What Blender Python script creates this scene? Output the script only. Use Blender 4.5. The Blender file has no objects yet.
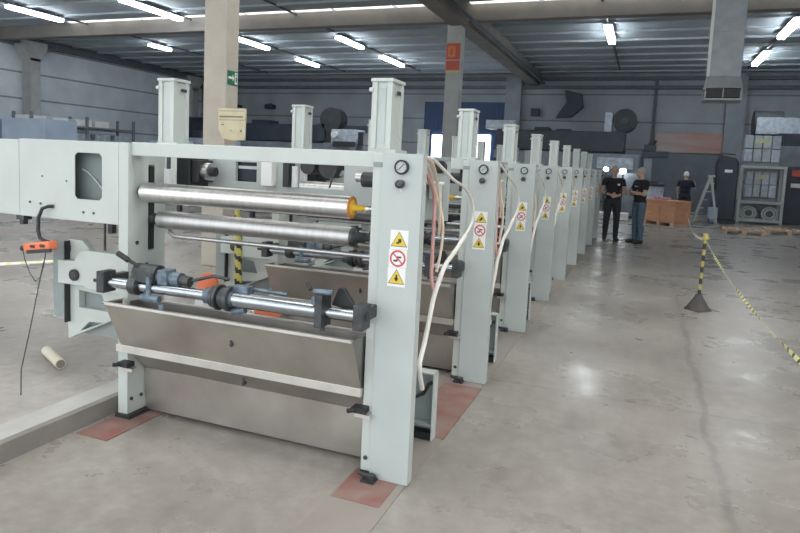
import bpy, bmesh, math, random
from mathutils import Vector, Matrix
random.seed(7)
S = bpy.context.scene
COL = S.collection

# ------------------------------------------------------------------ materials
def nmat(name, col, rough=.5, metal=0., var=.0, scale=6., col2=None, bump=0., emit=None, estr=0., rvar=0., stretch=None, spec=None):
    m = bpy.data.materials.new(name); m.use_nodes = True
    nt = m.node_tree; b = nt.nodes['Principled BSDF']
    b.inputs['Base Color'].default_value = (*col, 1); b.inputs['Roughness'].default_value = rough
    b.inputs['Metallic'].default_value = metal
    if spec is not None: b.inputs['Specular IOR Level'].default_value = spec
    if emit: 
        b.inputs['Emission Color'].default_value = (*emit, 1); b.inputs['Emission Strength'].default_value = estr
    if var or col2 or bump or rvar:
        tc = nt.nodes.new('ShaderNodeTexCoord'); mp = nt.nodes.new('ShaderNodeMapping')
        nt.links.new(tc.outputs['Object'], mp.inputs['Vector'])
        if stretch: mp.inputs['Scale'].default_value = stretch
        n = nt.nodes.new('ShaderNodeTexNoise'); n.inputs['Scale'].default_value = scale; n.inputs['Detail'].default_value = 6
        nt.links.new(mp.outputs['Vector'], n.inputs['Vector'])
        r = nt.nodes.new('ShaderNodeValToRGB')
        c2 = col2 or tuple(max(0, c*(1-var)) for c in col)
        c1 = col if col2 else tuple(min(1, c*(1+var*.5)) for c in col)
        r.color_ramp.elements[0].position = .33; r.color_ramp.elements[0].color = (*c2, 1)
        r.color_ramp.elements[1].position = .67; r.color_ramp.elements[1].color = (*c1, 1)
        nt.links.new(n.outputs['Fac'], r.inputs['Fac'])
        if var or col2: nt.links.new(r.outputs['Color'], b.inputs['Base Color'])
        if rvar:
            mr = nt.nodes.new('ShaderNodeMapRange'); mr.inputs['To Min'].default_value = rough-rvar; mr.inputs['To Max'].default_value = rough+rvar
            nt.links.new(n.outputs['Fac'], mr.inputs['Value']); nt.links.new(mr.outputs['Result'], b.inputs['Roughness'])
        if bump:
            bp = nt.nodes.new('ShaderNodeBump'); bp.inputs['Strength'].default_value = bump; bp.inputs['Distance'].default_value = .02
            nt.links.new(n.outputs['Fac'], bp.inputs['Height']); nt.links.new(bp.outputs['Normal'], b.inputs['Normal'])
    return m

M = {}
M['paint'] = nmat('pale_green_grey_paint', (.47,.52,.51), .45, var=.06, scale=3)
M['paint_edge'] = nmat('light_edge_paint', (.52,.565,.54), .45, var=.05, scale=4)
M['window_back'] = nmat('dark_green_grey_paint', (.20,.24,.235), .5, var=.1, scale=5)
M['paint_dull'] = nmat('grey_blue_paint', (.27,.31,.315), .5, var=.1, scale=5)
M['chrome'] = nmat('worn_chrome', (.68,.68,.68), .34, 1., var=.1, scale=5, rvar=.06, stretch=(8,1,1))
M['steel_roll'] = nmat('grey_steel_roller', (.55,.55,.55), .45, 1., var=.12, scale=5, rvar=.05, stretch=(8,1,1))
M['shaft'] = nmat('polished_shaft', (.44,.48,.52), .24, 1., var=.1, scale=8)
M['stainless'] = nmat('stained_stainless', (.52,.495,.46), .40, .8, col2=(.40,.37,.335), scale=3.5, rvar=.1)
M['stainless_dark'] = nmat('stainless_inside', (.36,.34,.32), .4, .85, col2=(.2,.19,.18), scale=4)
M['stainless_edge'] = nmat('stainless_edge', (.66,.64,.60), .38, .7, var=.12, scale=6)
M['black'] = nmat('black_plastic', (.02,.022,.025), .45, var=.2)
M['dark_iron'] = nmat('dark_iron', (.075,.08,.085), .45, .5, var=.4, scale=20)
M['blue_iron'] = nmat('blue_grey_iron', (.16,.21,.26), .45, .4, var=.4, scale=25)
M['yellow'] = nmat('yellow_paint', (.82,.50,.04), .45, var=.1)
M['sign_yellow'] = nmat('sign_yellow', (.70,.52,.06), .5)
M['orange'] = nmat('orange_plastic', (.78,.20,.09), .5, var=.08)
M['orange_ring'] = nmat('orange_ring', (.62,.22,.06), .5, var=.1)
M['red'] = nmat('red_paint', (.50,.085,.055), .5, var=.1)
M['sign_red'] = nmat('sign_red', (.60,.06,.10), .5)
M['white'] = nmat('white_paint', (.82,.82,.80), .5, var=.04)
M['gauge_face'] = nmat('gauge_face', (.46,.50,.50), .35)
M['hose_white'] = nmat('white_hose', (.86,.84,.78), .45, var=.08)
M['hose_pink'] = nmat('pink_hose', (.66,.36,.33), .45, var=.08)
M['hose_beige'] = nmat('beige_hose', (.72,.60,.48), .5, var=.08)
M['concrete_col'] = nmat('column_concrete', (.50,.46,.40), .8, var=.1, scale=3, bump=.1)
M['column_grey'] = nmat('grey_column_paint', (.42,.43,.42), .7, var=.12, scale=3)
M['ceil'] = nmat('ceiling_concrete', (.40,.45,.49), .8, var=.12, scale=1.2, bump=.1)
M['beam_conc'] = nmat('beam_concrete', (.23,.215,.20), .8, var=.15, scale=1.5)
M['pilaster'] = nmat('pilaster_paint', (.27,.30,.33), .75, var=.15, scale=2)
M['rail'] = nmat('dark_rail', (.10,.12,.14), .6, var=.2)
M['sky_pane'] = nmat('skylight_pane', (.9,.9,.86), .4, emit=(1.,.97,.88), estr=1.0)
M['sky_pane_added'] = nmat('added_light_pane', (.9,.92,.95), .3, emit=(1.,.98,.93), estr=2.6)  # unseen near ceiling panes, added to brighten the floor
M['tube'] = nmat('fluorescent_tube', (.95,.95,.95), .4, emit=(.88,.95,1.), estr=19.)
M['housing'] = nmat('lamp_housing', (.65,.67,.68), .5, var=.05)
M['daylight_pane'] = nmat('daylit_window_pane', (.9,.95,1), .3, emit=(.85,.93,1.), estr=5.)
M['green_sign'] = nmat('green_sign', (.02,.16,.08), .4)
M['card'] = nmat('yellowed_card', (.66,.60,.42), .8, var=.1, scale=8)
M['card_ink'] = nmat('faded_ink', (.22,.22,.17), .8)
M['wood'] = nmat('crate_wood', (.68,.36,.21), .7, col2=(.56,.28,.15), scale=4, stretch=(1,1,6))
M['pallet'] = nmat('pallet_wood', (.72,.52,.36), .75, col2=(.58,.40,.27), scale=6)
M['galv'] = nmat('galvanised_duct', (.40,.43,.45), .55, .3, var=.15, scale=4)
M['press_dark'] = nmat('dark_blue_press', (.035,.045,.065), .5, var=.25, scale=2)
M['press_grey'] = nmat('grey_press', (.22,.25,.28), .55, var=.2, scale=3)
M['roll_dark'] = nmat('dark_roll', (.04,.045,.05), .6, var=.3, scale=5)
M['blue_pale'] = nmat('pale_blue_panel', (.40,.49,.62), .6, var=.1, scale=2)
M['blue_door'] = nmat('blue_curtain', (.035,.07,.17), .6, col2=(.02,.04,.10), scale=3, stretch=(6,6,.3))
M['roller_door'] = nmat('grey_blue_door', (.16,.19,.22), .6, var=.12, scale=2)
M['pink_board'] = nmat('faded_board', (.42,.40,.38), .7, col2=(.42,.22,.17), scale=1.2, stretch=(.3,.3,2.2))
M['pink_pack'] = nmat('pink_packet', (.62,.25,.42), .5, var=.2, scale=12)
M['paper_roll'] = nmat('cream_core', (.66,.62,.52), .7, var=.06)
M['core_end'] = nmat('core_end', (.22,.20,.17), .8, var=.1)
M['stanch_base'] = nmat('grey_rubber_base', (.085,.08,.08), .8, var=.2)
M['tape_y'] = nmat('tape_yellow', (.74,.70,.34), .5)
M['sheet_green'] = nmat('faded_yellow_sheet', (.50,.52,.30), .6, var=.1)
M['tape_lime'] = nmat('lime_yellow_tape', (.55,.53,.14), .5, var=.1)
M['dull_yellow'] = nmat('dull_yellow_paint', (.52,.44,.14), .5, var=.1)
M['tape_w'] = nmat('tape_white', (.80,.78,.68), .5)
M['tape_k'] = nmat('tape_black', (.03,.03,.03), .5)
M['clutter'] = nmat('wrapped_goods', (.56,.62,.68), .5, col2=(.34,.39,.45), scale=6)
M['glass_pack'] = nmat('wrapped_reels', (.42,.46,.49), .35, col2=(.30,.34,.37), scale=9)
M['rack_paint'] = nmat('rack_paint', (.46,.48,.46), .5, var=.1)
M['skin'] = nmat('skin', (.52,.33,.25), .5, var=.06)
M['hair_grey'] = nmat('grey_hair', (.38,.37,.36), .8, var=.2, scale=40)
M['cloth_black'] = nmat('black_cotton', (.018,.018,.022), .85, var=.2, scale=20)
M['cloth_navy'] = nmat('navy_cotton', (.02,.025,.045), .85, var=.2, scale=20)
M['trouser_dark'] = nmat('dark_trousers', (.028,.03,.042), .85, var=.2, scale=20)
M['jeans'] = nmat('blue_denim', (.10,.155,.21), .85, var=.2, scale=20)
M['shoe'] = nmat('dark_leather', (.03,.028,.028), .6, var=.2)
M['eye'] = nmat('eye', (.04,.03,.03), .3)
M['lip'] = nmat('lip', (.36,.17,.14), .5)
M['cap_white'] = nmat('white_cap', (.78,.78,.76), .7, var=.05)

def floor_mat():
    m = bpy.data.materials.new('worn_concrete_floor'); m.use_nodes = True
    nt = m.node_tree; N = nt.nodes.new; L = nt.links.new; b = nt.nodes['Principled BSDF']
    tc = N('ShaderNodeTexCoord')
    def noise(scale, det=6, st=(1,1,1)):
        mp = N('ShaderNodeMapping'); mp.inputs['Scale'].default_value = st; L(tc.outputs['Object'], mp.inputs['Vector'])
        n = N('ShaderNodeTexNoise'); n.inputs['Scale'].default_value = scale; n.inputs['Detail'].default_value = det
        n.inputs['Roughness'].default_value = .62
        L(mp.outputs['Vector'], n.inputs['Vector']); return n.outputs['Fac']
    def ramp(f, a, b_, ca, cb):
        r = N('ShaderNodeValToRGB'); e = r.color_ramp.elements
        e[0].position = a; e[0].color = (*ca,1); e[1].position = b_; e[1].color = (*cb,1); L(f, r.inputs['Fac']); return r.outputs['Color']
    def mix(f, a, c, mode='MIX'):
        x = N('ShaderNodeMix'); x.data_type = 'RGBA'; x.blend_type = mode
        if isinstance(f, float): x.inputs[0].default_value = f
        else: L(f, x.inputs[0])
        L(a, x.inputs[6]); L(c, x.inputs[7]); return x.outputs[2]
    base = ramp(noise(.7), .36, .64, (.275,.256,.232), (.36,.342,.315))
    fine = ramp(noise(11,10,(1,1,1)), .25, .75, (.78,.77,.76), (1.12,1.12,1.12))
    stain = ramp(noise(2.2, 8, (1,.45,1)), .42, .78, (1.04,1.04,1.04), (.80,.79,.78))
    c = mix(1., base, fine, 'MULTIPLY'); c = mix(1., c, stain, 'MULTIPLY')
    # saw-cut joints and one wandering crack
    sep = N('ShaderNodeSeparateXYZ'); L(tc.outputs['Object'], sep.inputs[0])
    wob = noise(1.3, 4)
    def line(axis, pos, width, amp, k):
        ma = N('ShaderNodeMath'); ma.operation = 'MULTIPLY_ADD'; L(wob, ma.inputs[0]); ma.inputs[1].default_value = amp; L(sep.outputs[axis], ma.inputs[2])
        sb = N('ShaderNodeMath'); sb.operation = 'SUBTRACT'; L(ma.outputs[0], sb.inputs[0]); sb.inputs[1].default_value = pos+amp*.5
        ab = N('ShaderNodeMath'); ab.operation = 'ABSOLUTE'; L(sb.outputs[0], ab.inputs[0])
        return ramp(ab.outputs[0], width*.4, width, (k,k,k), (1,1,1))
    for ax, pos, w, amp, k in ((0,.50,.03,.25,.78),(1,4.72,.012,.03,.75),(1,9.2,.012,.02,.75),(1,13.7,.015,.02,.75)):
        c = mix(1., c, line(ax, pos, w, amp, k), 'MULTIPLY')
    L(c, b.inputs['Base Color'])
    mr = N('ShaderNodeMapRange'); mr.inputs['From Min'].default_value = .35; mr.inputs['From Max'].default_value = .65
    mr.inputs['To Min'].default_value = .20; mr.inputs['To Max'].default_value = .46
    L(noise(1.1), mr.inputs['Value']); L(mr.outputs['Result'], b.inputs['Roughness'])
    bp = N('ShaderNodeBump'); bp.inputs['Strength'].default_value = .08; bp.inputs['Distance'].default_value = .01
    L(noise(14), bp.inputs['Height']); L(bp.outputs['Normal'], b.inputs['Normal'])
    return m
M['floor'] = floor_mat()

def wall_mat(name, col, pitch, off, dark=.45):
    m = bpy.data.materials.new(name); m.use_nodes = True
    nt = m.node_tree; N = nt.nodes.new; L = nt.links.new; b = nt.nodes['Principled BSDF']; b.inputs['Roughness'].default_value = .8
    tc = N('ShaderNodeTexCoord'); sep = N('ShaderNodeSeparateXYZ'); L(tc.outputs['Object'], sep.inputs[0])
    a = N('ShaderNodeMath'); a.operation = 'SUBTRACT'; L(sep.outputs[2], a.inputs[0]); a.inputs[1].default_value = off
    md = N('ShaderNodeMath'); md.operation = 'PINGPONG'; L(a.outputs[0], md.inputs[0]); md.inputs[1].default_value = pitch/2
    r = N('ShaderNodeValToRGB'); e = r.color_ramp.elements; e[0].position = .025; e[0].color = (dark,dark,dark,1); e[1].position = .045; e[1].color = (1,1,1,1)
    L(md.outputs[0], r.inputs['Fac'])
    n = N('ShaderNodeTexNoise'); n.inputs['Scale'].default_value = .9; n.inputs['Detail'].default_value = 7; L(tc.outputs['Object'], n.inputs['Vector'])
    r2 = N('ShaderNodeValToRGB'); e = r2.color_ramp.elements; e[0].position = .35; e[0].color = (*[c*.82 for c in col],1); e[1].position = .65; e[1].color = (*col,1)
    L(n.outputs['Fac'], r2.inputs['Fac'])
    x = N('ShaderNodeMix'); x.data_type = 'RGBA'; x.blend_type = 'MULTIPLY'; x.inputs[0].default_value = 1
    L(r2.outputs['Color'], x.inputs[6]); L(r.outputs['Color'], x.inputs[7]); L(x.outputs[2], b.inputs['Base Color'])
    return m
M['wall_l'] = wall_mat('left_wall_panels', (.68,.73,.78), 1.1, .3, .4)
M['wall_b'] = wall_mat('back_wall_panels', (.33,.36,.39), 1.25, .2, .5)

def pad_mat():
    return nmat('red_brown_floor_paint', (.24,.095,.085), .6, col2=(.29,.22,.19), scale=5)
M['pad'] = pad_mat()
M['pad_mix'] = nmat('scuffed_strip', (.315,.295,.268), .5, col2=(.275,.238,.214), scale=2.6, stretch=(1,.5,1))
M['kerb_top'] = nmat('pale_kerb_edge', (.46,.46,.45), .6, var=.12, scale=5)
M['kerb'] = nmat('shaded_kerb_concrete', (.24,.225,.205), .65, var=.15, scale=4)  # kerb face colour darkened to hold the shade on it

# ------------------------------------------------------------------ mesh builder
class MB:
    def __init__(s): s.v=[]; s.f=[]; s.m=[]; s.s=[]
    def add(s, vs, fs, m=0, smooth=False):
        o=len(s.v); s.v += [tuple(v) for v in vs]
        for f in fs: s.f.append([i+o for i in f]); s.m.append(m); s.s.append(smooth)
        return s
    def box(s, x0,x1,y0,y1,z0,z1, m=0):
        x0,x1=sorted((x0,x1)); y0,y1=sorted((y0,y1)); z0,z1=sorted((z0,z1))
        vs=[(x0,y0,z0),(x1,y0,z0),(x1,y1,z0),(x0,y1,z0),(x0,y0,z1),(x1,y0,z1),(x1,y1,z1),(x0,y1,z1)]
        return s.add(vs,[(3,2,1,0),(4,5,6,7),(0,1,5,4),(1,2,6,5),(2,3,7,6),(3,0,4,7)],m)
    def obox(s, p, q, w, h, m=0, up=(0,0,1)):
        p=Vector(p); q=Vector(q); d=(q-p).normalized(); u=Vector(up); r=d.cross(u)
        if r.length<1e-4: r=d.cross(Vector((1,0,0)))
        r.normalize(); u=r.cross(d)
        vs=[]
        for c in (p,q):
            for a,b in ((-1,-1),(1,-1),(1,1),(-1,1)): vs.append(c+r*a*w/2+u*b*h/2)
        return s.add(vs,[(3,2,1,0),(4,5,6,7),(0,1,5,4),(1,2,6,5),(2,3,7,6),(3,0,4,7)],m)
    def cyl(s, p, q, r0, r1=None, n=20, m=0, mc=None):
        r1=r0 if r1 is None else r1; p=Vector(p); q=Vector(q); d=(q-p).normalized()
        a=d.orthogonal().normalized(); b=d.cross(a)
        ring=lambda c,r:[c+(a*math.cos(2*math.pi*i/n)+b*math.sin(2*math.pi*i/n))*r for i in range(n)]
        A=ring(p,r0); B=ring(q,r1)
        s.add(A+B,[(i,(i+1)%n,n+(i+1)%n,n+i) for i in range(n)],m,True)
        mc=m if mc is None else mc
        if r0>1e-5: s.add(A,[tuple(range(n-1,-1,-1))],mc)
        if r1>1e-5: s.add(B,[tuple(range(n))],mc)
        return s
    def tube(s, pts, r, n=8, m=0):
        pts=[Vector(p) for p in pts]; rings=[]; a=None
        for i,p in enumerate(pts):
            d=(pts[min(i+1,len(pts)-1)]-pts[max(i-1,0)]).normalized()
            a = d.orthogonal().normalized() if a is None else (a-d*a.dot(d)).normalized()
            b=d.cross(a)
            rings.append([p+(a*math.cos(2*math.pi*k/n)+b*math.sin(2*math.pi*k/n))*r for k in range(n)])
        vs=[v for R in rings for v in R]; fs=[]
        for i in range(len(pts)-1):
            for k in range(n): fs.append((i*n+k,i*n+(k+1)%n,(i+1)*n+(k+1)%n,(i+1)*n+k))
        s.add(vs,fs,m,True); s.add(rings[0],[tuple(range(n-1,-1,-1))],m); s.add(rings[-1],[tuple(range(n))],m)
        return s
    def lathe(s, c, prof, n=24, m=0, axis='Z'):
        # prof: list of (r, h) from bottom to top
        c=Vector(c); vs=[]; fs=[]
        for r,hh in prof:
            for k in range(n):
                t=2*math.pi*k/n; x,y=r*math.cos(t),r*math.sin(t)
                vs.append(c+(Vector((x,y,hh)) if axis=='Z' else Vector((hh,x,y)) if axis=='X' else Vector((y,hh,x))))
        for i in range(len(prof)-1):
            for k in range(n): fs.append((i*n+k,i*n+(k+1)%n,(i+1)*n+(k+1)%n,(i+1)*n+k))
        s.add(vs,fs,m,True)
        if prof[0][0]>1e-5: s.add(vs[:n],[tuple(range(n-1,-1,-1))],m)
        if prof[-1][0]>1e-5: s.add(vs[-n:],[tuple(range(n))],m)
        return s
    def ell(s, c, r, nu=20, nv=12, m=0):
        c=Vector(c); r=(r,r,r) if not hasattr(r,'__len__') else r; vs=[]; fs=[]
        for j in range(nv+1):
            ph=-math.pi/2+math.pi*j/nv
            for i in range(nu):
                t=2*math.pi*i/nu; vs.append(c+Vector((r[0]*math.cos(ph)*math.cos(t),r[1]*math.cos(ph)*math.sin(t),r[2]*math.sin(ph))))
        for j in range(nv):
            for i in range(nu): fs.append((j*nu+i,j*nu+(i+1)%nu,(j+1)*nu+(i+1)%nu,(j+1)*nu+i))
        return s.add(vs,fs,m,True)
    def ring(s, c, R, r, axis='Y', n=28, k=8, m=0):
        c=Vector(c); vs=[]; fs=[]
        for i in range(n):
            t=2*math.pi*i/n
            for j in range(k):
                u=2*math.pi*j/k; rr=R+r*math.cos(u); hh=r*math.sin(u); x,y=rr*math.cos(t),rr*math.sin(t)
                vs.append(c+(Vector((x,hh,y)) if axis=='Y' else Vector((hh,x,y)) if axis=='X' else Vector((x,y,hh))))
        for i in range(n):
            for j in range(k): fs.append((i*k+j,((i+1)%n)*k+j,((i+1)%n)*k+(j+1)%k,i*k+(j+1)%k))
        return s.add(vs,fs,m,True)
    def plate(s, outer, holes, axis, a, b, m=0):
        # polygon with holes in the plane across `axis`, extruded from a to b
        P={'Y':lambda u,v,t:(u,t,v),'X':lambda u,v,t:(t,u,v),'Z':lambda u,v,t:(u,v,t)}[axis]
        bm=bmesh.new(); loops=[outer]+list(holes); es=[]; 
        for lp in loops:
            vs=[bm.verts.new((u,v,0)) for u,v in lp]
            for i in range(len(vs)): es.append(bm.edges.new((vs[i],vs[(i+1)%len(vs)])))
        bmesh.ops.triangle_fill(bm, use_beauty=True, use_dissolve=False, edges=es)
        bm.verts.index_update(); n=len(bm.verts)
        vv=[(v.co.x,v.co.y) for v in bm.verts]; tri=[[v.index for v in f.verts] for f in bm.faces]; bm.free()
        A=[P(u,v,a) for u,v in vv]; B=[P(u,v,b) for u,v in vv]
        fs=[t for t in tri]+[[i+n for i in reversed(t)] for t in tri]
        o=0
        for lp in loops:
            k=len(lp)
            for i in range(k): fs.append((o+i,o+(i+1)%k,n+o+(i+1)%k,n+o+i))
            o+=k
        return s.add(A+B,fs,m)
    def build(s, name, mats, parent=None, bevel=0., loc=(0,0,0), fix=True):
        mats=mats if isinstance(mats,(list,tuple)) else [mats]
        me=bpy.data.meshes.new(name); l=Vector(loc)
        me.from_pydata([tuple(Vector(v)-l) for v in s.v],[],s.f)
        for mm in mats: me.materials.append(M[mm] if isinstance(mm,str) else mm)
        me.polygons.foreach_set('material_index', s.m); me.polygons.foreach_set('use_smooth', s.s)
        if fix:
            bm=bmesh.new(); bm.from_mesh(me); bmesh.ops.recalc_face_normals(bm, faces=bm.faces); bm.to_mesh(me); bm.free()
        o=bpy.data.objects.new(name, me); COL.objects.link(o); o.location=l
        if parent is not None: o.parent=parent
        if bevel:
            bv=o.modifiers.new('bevel','BEVEL'); bv.width=bevel; bv.segments=2; bv.limit_method='ANGLE'; bv.angle_limit=math.radians(50)
        return o

def tag(o, label=None, cat=None, group=None, kind=None):
    if label: o['label']=label
    if cat: o['category']=cat
    if group: o['group']=group
    if kind: o['kind']=kind
    return o
def struct(o, label=None): 
    o['kind']='structure'
    if label: o['label']=label
    return o
def empty(name, loc, label, cat, group=None):
    o=bpy.data.objects.new(name,None); COL.objects.link(o); o.location=loc; o.empty_display_size=.1
    return tag(o,label,cat,group)
def copy_tree(o, parent=None):
    c=o.copy(); COL.objects.link(c); c.parent=parent
    for ch in list(o.children): copy_tree(ch,c)
    return c
class Part:
    """children built in world coordinates of the prototype, re-based to their thing"""
    def __init__(s, root): s.root=root; s.base=Vector(root.location)
    def __call__(s, mb, name, mats, bevel=0., parent=None, label=None):
        mb2=MB(); mb2.v=[tuple(Vector(v)-s.base) for v in mb.v]; mb2.f=mb.f; mb2.m=mb.m; mb2.s=mb.s
        o=mb2.build(name,mats,parent or s.root,bevel)
        if label: o['label']=label
        return o

# ------------------------------------------------------------------ camera (fitted to the photograph)
f,yaw,pitch,roll = 642.93, math.radians(21.2293), math.radians(5.7459), math.radians(2.6096)
cy,sy,cp,sp = math.cos(yaw),math.sin(yaw),math.cos(pitch),math.sin(pitch)
fw=Vector((-sy*cp,cy*cp,-sp)); rt=Vector((cy,sy,0)); up=rt.cross(fw)
r2=rt*math.cos(roll)+up*math.sin(roll); u2=-rt*math.sin(roll)+up*math.cos(roll)
cam=bpy.data.objects.new('camera',bpy.data.cameras.new('camera')); COL.objects.link(cam)
cam.matrix_world=Matrix(((r2.x,u2.x,-fw.x,0),(r2.y,u2.y,-fw.y,0),(r2.z,u2.z,-fw.z,1.6),(0,0,0,1)))
cam.data.sensor_width=36; cam.data.lens=f*36/800; cam.data.shift_x=(400-392.166)/800; cam.data.shift_y=(227.238-266.5)/800; cam.data.clip_start=.05; cam.data.clip_end=200
S.camera=cam

# ------------------------------------------------------------------ setting
XL,XR,YB,YF,ZC = -25.,13.,32.,-7.,6.2
struct(MB().box(-2.95,XR,YF,YB,-.2,0).build('floor','floor'),'grey worn concrete hall floor')
struct(MB().box(XL,-2.951,YF,YB,-.2,.10).build('floor_left','floor'),'raised concrete floor left of the machine row')
struct(MB().box(-2.95,-2.905,YF,19,-.0,.1035).build('trim_1','kerb'),'concrete kerb along the raised floor')
struct(MB().box(-3.12,-2.951,YF,19,.1,.104).build('trim_9','kerb_top'),'pale edge strip along the raised floor')
struct(MB().box(-1.29,-.99,1.2,18,-.1,.004).build('trim_2','pad_mix'),'scuffed red brown strip under the right hand columns')
struct(MB().box(-2.87,-2.65,2.62,3.2,-.1,.005).build('trim_3','pad'),'red brown painted patch under the left post')
struct(MB().box(-1.28,-1.03,2.64,2.95,-.1,.007).build('trim_4','pad'),'red brown painted pocket under the nearest column')
struct(MB().box(-1.26,-.98,3.5,4.45,-.1,.007).build('trim_5','pad'),'red brown painted patch between the first two columns')
struct(MB().box(XL-.3,XL,YF,YB+.3,0,7).build('wall_left','wall_l'))
struct(MB().box(XL,XR,YB,YB+.3,0,7).build('wall_back','wall_b'))
struct(MB().box(XR,XR+.3,YF,YB+.3,0,7).build('wall_right','wall_l'))
# ceiling in bays, each bay closed towards a long skylight slit
slits=[(-3.9,1.6),(1.6,1.6),(7.1,1.6),(18.1,.3)]      # skylight slits: start along the hall, width; wide near ones added unseen for light
edges=[YF]
for y,wd in slits: edges += [y, y+wd]
edges.append(YB)
for i in range(0,len(edges),2):
    mb=MB(); a,b=edges[i],edges[i+1]
    mb.box(XL,XR,a,b,ZC,ZC+.2)
    struct(mb.build('ceiling' if i==0 else 'ceiling_bay','ceil'))
    if b>17:
        jb=MB(); y=a+1.2
        while y<b-.3:
            jb.box(XL,XR,y,y+.14,ZC-.07,ZC); y+=1.45
        struct(jb.build('ceiling_joists','ceil'),'dark concrete joists under the far ceiling')
struct(MB().box(XL,-20.3,18.1,18.4,ZC,ZC+.2).build('ceiling_end','ceil'))
n=0
for y,wd in slits:
    n+=1
    mb=MB(); x=XL+.2 if wd>1 else -20.3
    k=0
    while x<XR-.5:
        w=(1.2,1.9,1.4,2.6,1.7)[k%5]; k+=1
        mb.box(x,min(x+w,XR),y,y+wd,ZC+.02,ZC+.05); x+=w+.16
    struct(mb.build('window_%d'%n,'sky_pane' if wd<1 else 'sky_pane_added'),'long bright skylight slit across the ceiling, wide near ones added for light')
    struct(MB().box(XL,XR,y+wd,y+wd+.35,ZC-.45,ZC).build('ceiling_beam','beam_conc'),'concrete beam across the hall beside the skylight slit')
# long valley beam above the columns
vb=MB(); vb.plate([(-5.72,6.19),(-5.60,5.62),(-5.12,5.62),(-5.0,6.19)],[],'Y',YF,YB)
struct(vb.build('ceiling_valley_beam','beam_conc'),'long grey concrete beam running down the hall above the columns')
struct(MB().tube([(-4.9,YF,5.72),(-4.9,YB,5.72)],.05).build('ceiling_conduit','rail'),'dark conduit along the long concrete beam')
# left wall girder, rails and flared column
struct(MB().box(XL,XL+.35,YF,YB,5.85,6.1).box(XL,XL+.2,YF,YB,6.1,6.3).build('trim_6','rail'),'dark rail along the top of the left wall')
struct(MB().box(XL,XR,YB-.25,YB,5.45,5.6).box(XL,XR,YB-.25,YB,5.85,6.0).build('trim_7','rail'),'dark rails along the top of the back wall')
for y in (9.9,20.4,30.9):
    mb=MB(); mb.box(XL,XL+.5,y-.3,y+.18,.1,5.3)
    mb.plate([(y-.3,5.2),(y+.18,5.2),(y+.55,5.75),(y+.55,6.0),(y-.65,6.0),(y-.65,5.75)],[],'X',XL,XL+.5)
    struct(mb.build('wall_left_column','column_grey'),'grey flared concrete column against the left wall')
for x in (-6.3,3.4):
    struct(MB().box(x-.38,x+.38,YB-.35,YB,0,6.1).build('wall_back_column','pilaster'),'grey concrete column against the back wall')
# blue curtained opening in the back wall, daylight at its foot
d=struct(MB().box(-10.9,-6.75,YB-.06,YB,0,4.8).build('door_1','blue_door'),'dark blue curtained opening in the back wall')
for i,(a,b,z0,z1) in enumerate(((-10.4,-9.65,1.5,3.12),(-8.12,-7.35,1.5,3.18))):
    struct(MB().box(a,b,YB-.12,YB-.07,z0,z1).build('window_%d'%(5+i),'daylight_pane'),'bright daylit opening in the blue curtain')
struct(MB().box(-.2,3.0,YB-.1,YB,0,2.55).build('door_2','roller_door'),'grey blue roller door under the faded board')
struct(MB().tube([(.15,YB-.06,.2),(.15,YB-.06,5.9)],.06).build('trim_8','rail'),'dark pipe up the back wall')
tag(MB().box(.25,3.3,YB-.16,YB-.02,2.62,3.5).build('wall_board','pink_board',bevel=.02),'faded pale and reddish board high on the back wall','board')

# ------------------------------------------------------------------ columns with signs
ca=struct(MB().box(-5.52,-5.17,7.1,7.38,.1,5.65).build('column','concrete_col',bevel=.015),'pale concrete column with exit sign and card')
cb=struct(MB().box(-5.70,-5.27,18.4,18.8,.1,5.65).build('column','column_grey',bevel=.015),'slim grey column with red fire signs')
# exit sign on the side of the near column
mb=MB(); X=-5.168
mb.box(X,X+.008,7.135,7.355,2.52,2.70,0)
mb.box(X+.008,X+.010,7.145,7.235,2.595,2.625,1)             # arrow shaft
mb.add([(X+.0105,7.235,2.56),(X+.0105,7.235,2.66),(X+.0105,7.270,2.61)],[(0,1,2)],1)
mb.box(X+.008,X+.010,7.285,7.345,2.535,2.685,1)              # doorway
mb.box(X+.010,X+.012,7.300,7.330,2.56,2.63,0); mb.ell((X+.011,7.315,2.655),(.003,.014,.014),10,6,0)
tag(mb.build('exit_sign',['green_sign','white']),'small green exit sign with white arrow and running figure on the pale column','sign')
mb=MB()
mb.plate([(-5.260,2.205),(-4.835,2.20),(-4.845,1.80),(-5.055,1.79),(-5.185,1.815),(-5.215,1.87),(-5.250,1.93)],[],'Y',7.075,7.1,0)
mb.box(-5.245,-4.855,7.072,7.075,2.165,2.172,1); mb.box(-5.235,-4.875,7.072,7.075,2.085,2.105,1); mb.box(-5.245,-4.855,7.072,7.075,2.05,2.056,1)
mb.box(-5.205,-5.165,7.072,7.075,1.985,2.0,1); mb.box(-4.915,-4.885,7.072,7.075,1.90,1.93,1); mb.box(-5.065,-5.035,7.072,7.075,1.91,1.92,1)
tag(mb.build('notice_card',['card','card_ink']),'torn yellowed notice card hung on the pale concrete column','notice')
mb=MB(); mb.box(-5.69,-5.28,18.37,18.40,4.66,5.12,0); mb.box(-5.64,-5.42,18.365,18.37,4.74,5.04,1)
mb.box(-5.56,-5.50,18.36,18.365,4.78,4.95,2); mb.box(-5.545,-5.515,18.36,18.365,4.95,4.99,2)
tag(mb.build('fire_sign',['red','orange_ring','red']),'upper red and orange fire extinguisher sign on the slim grey column','sign')
tag(MB().box(-5.69,-5.28,18.37,18.40,4.36,4.62,0).box(-5.69,-5.28,18.37,18.40,4.30,4.33,1).build('fire_sign',['red','sign_yellow']),'lower plain red sign on the slim grey column, below the orange one','sign')

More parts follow.
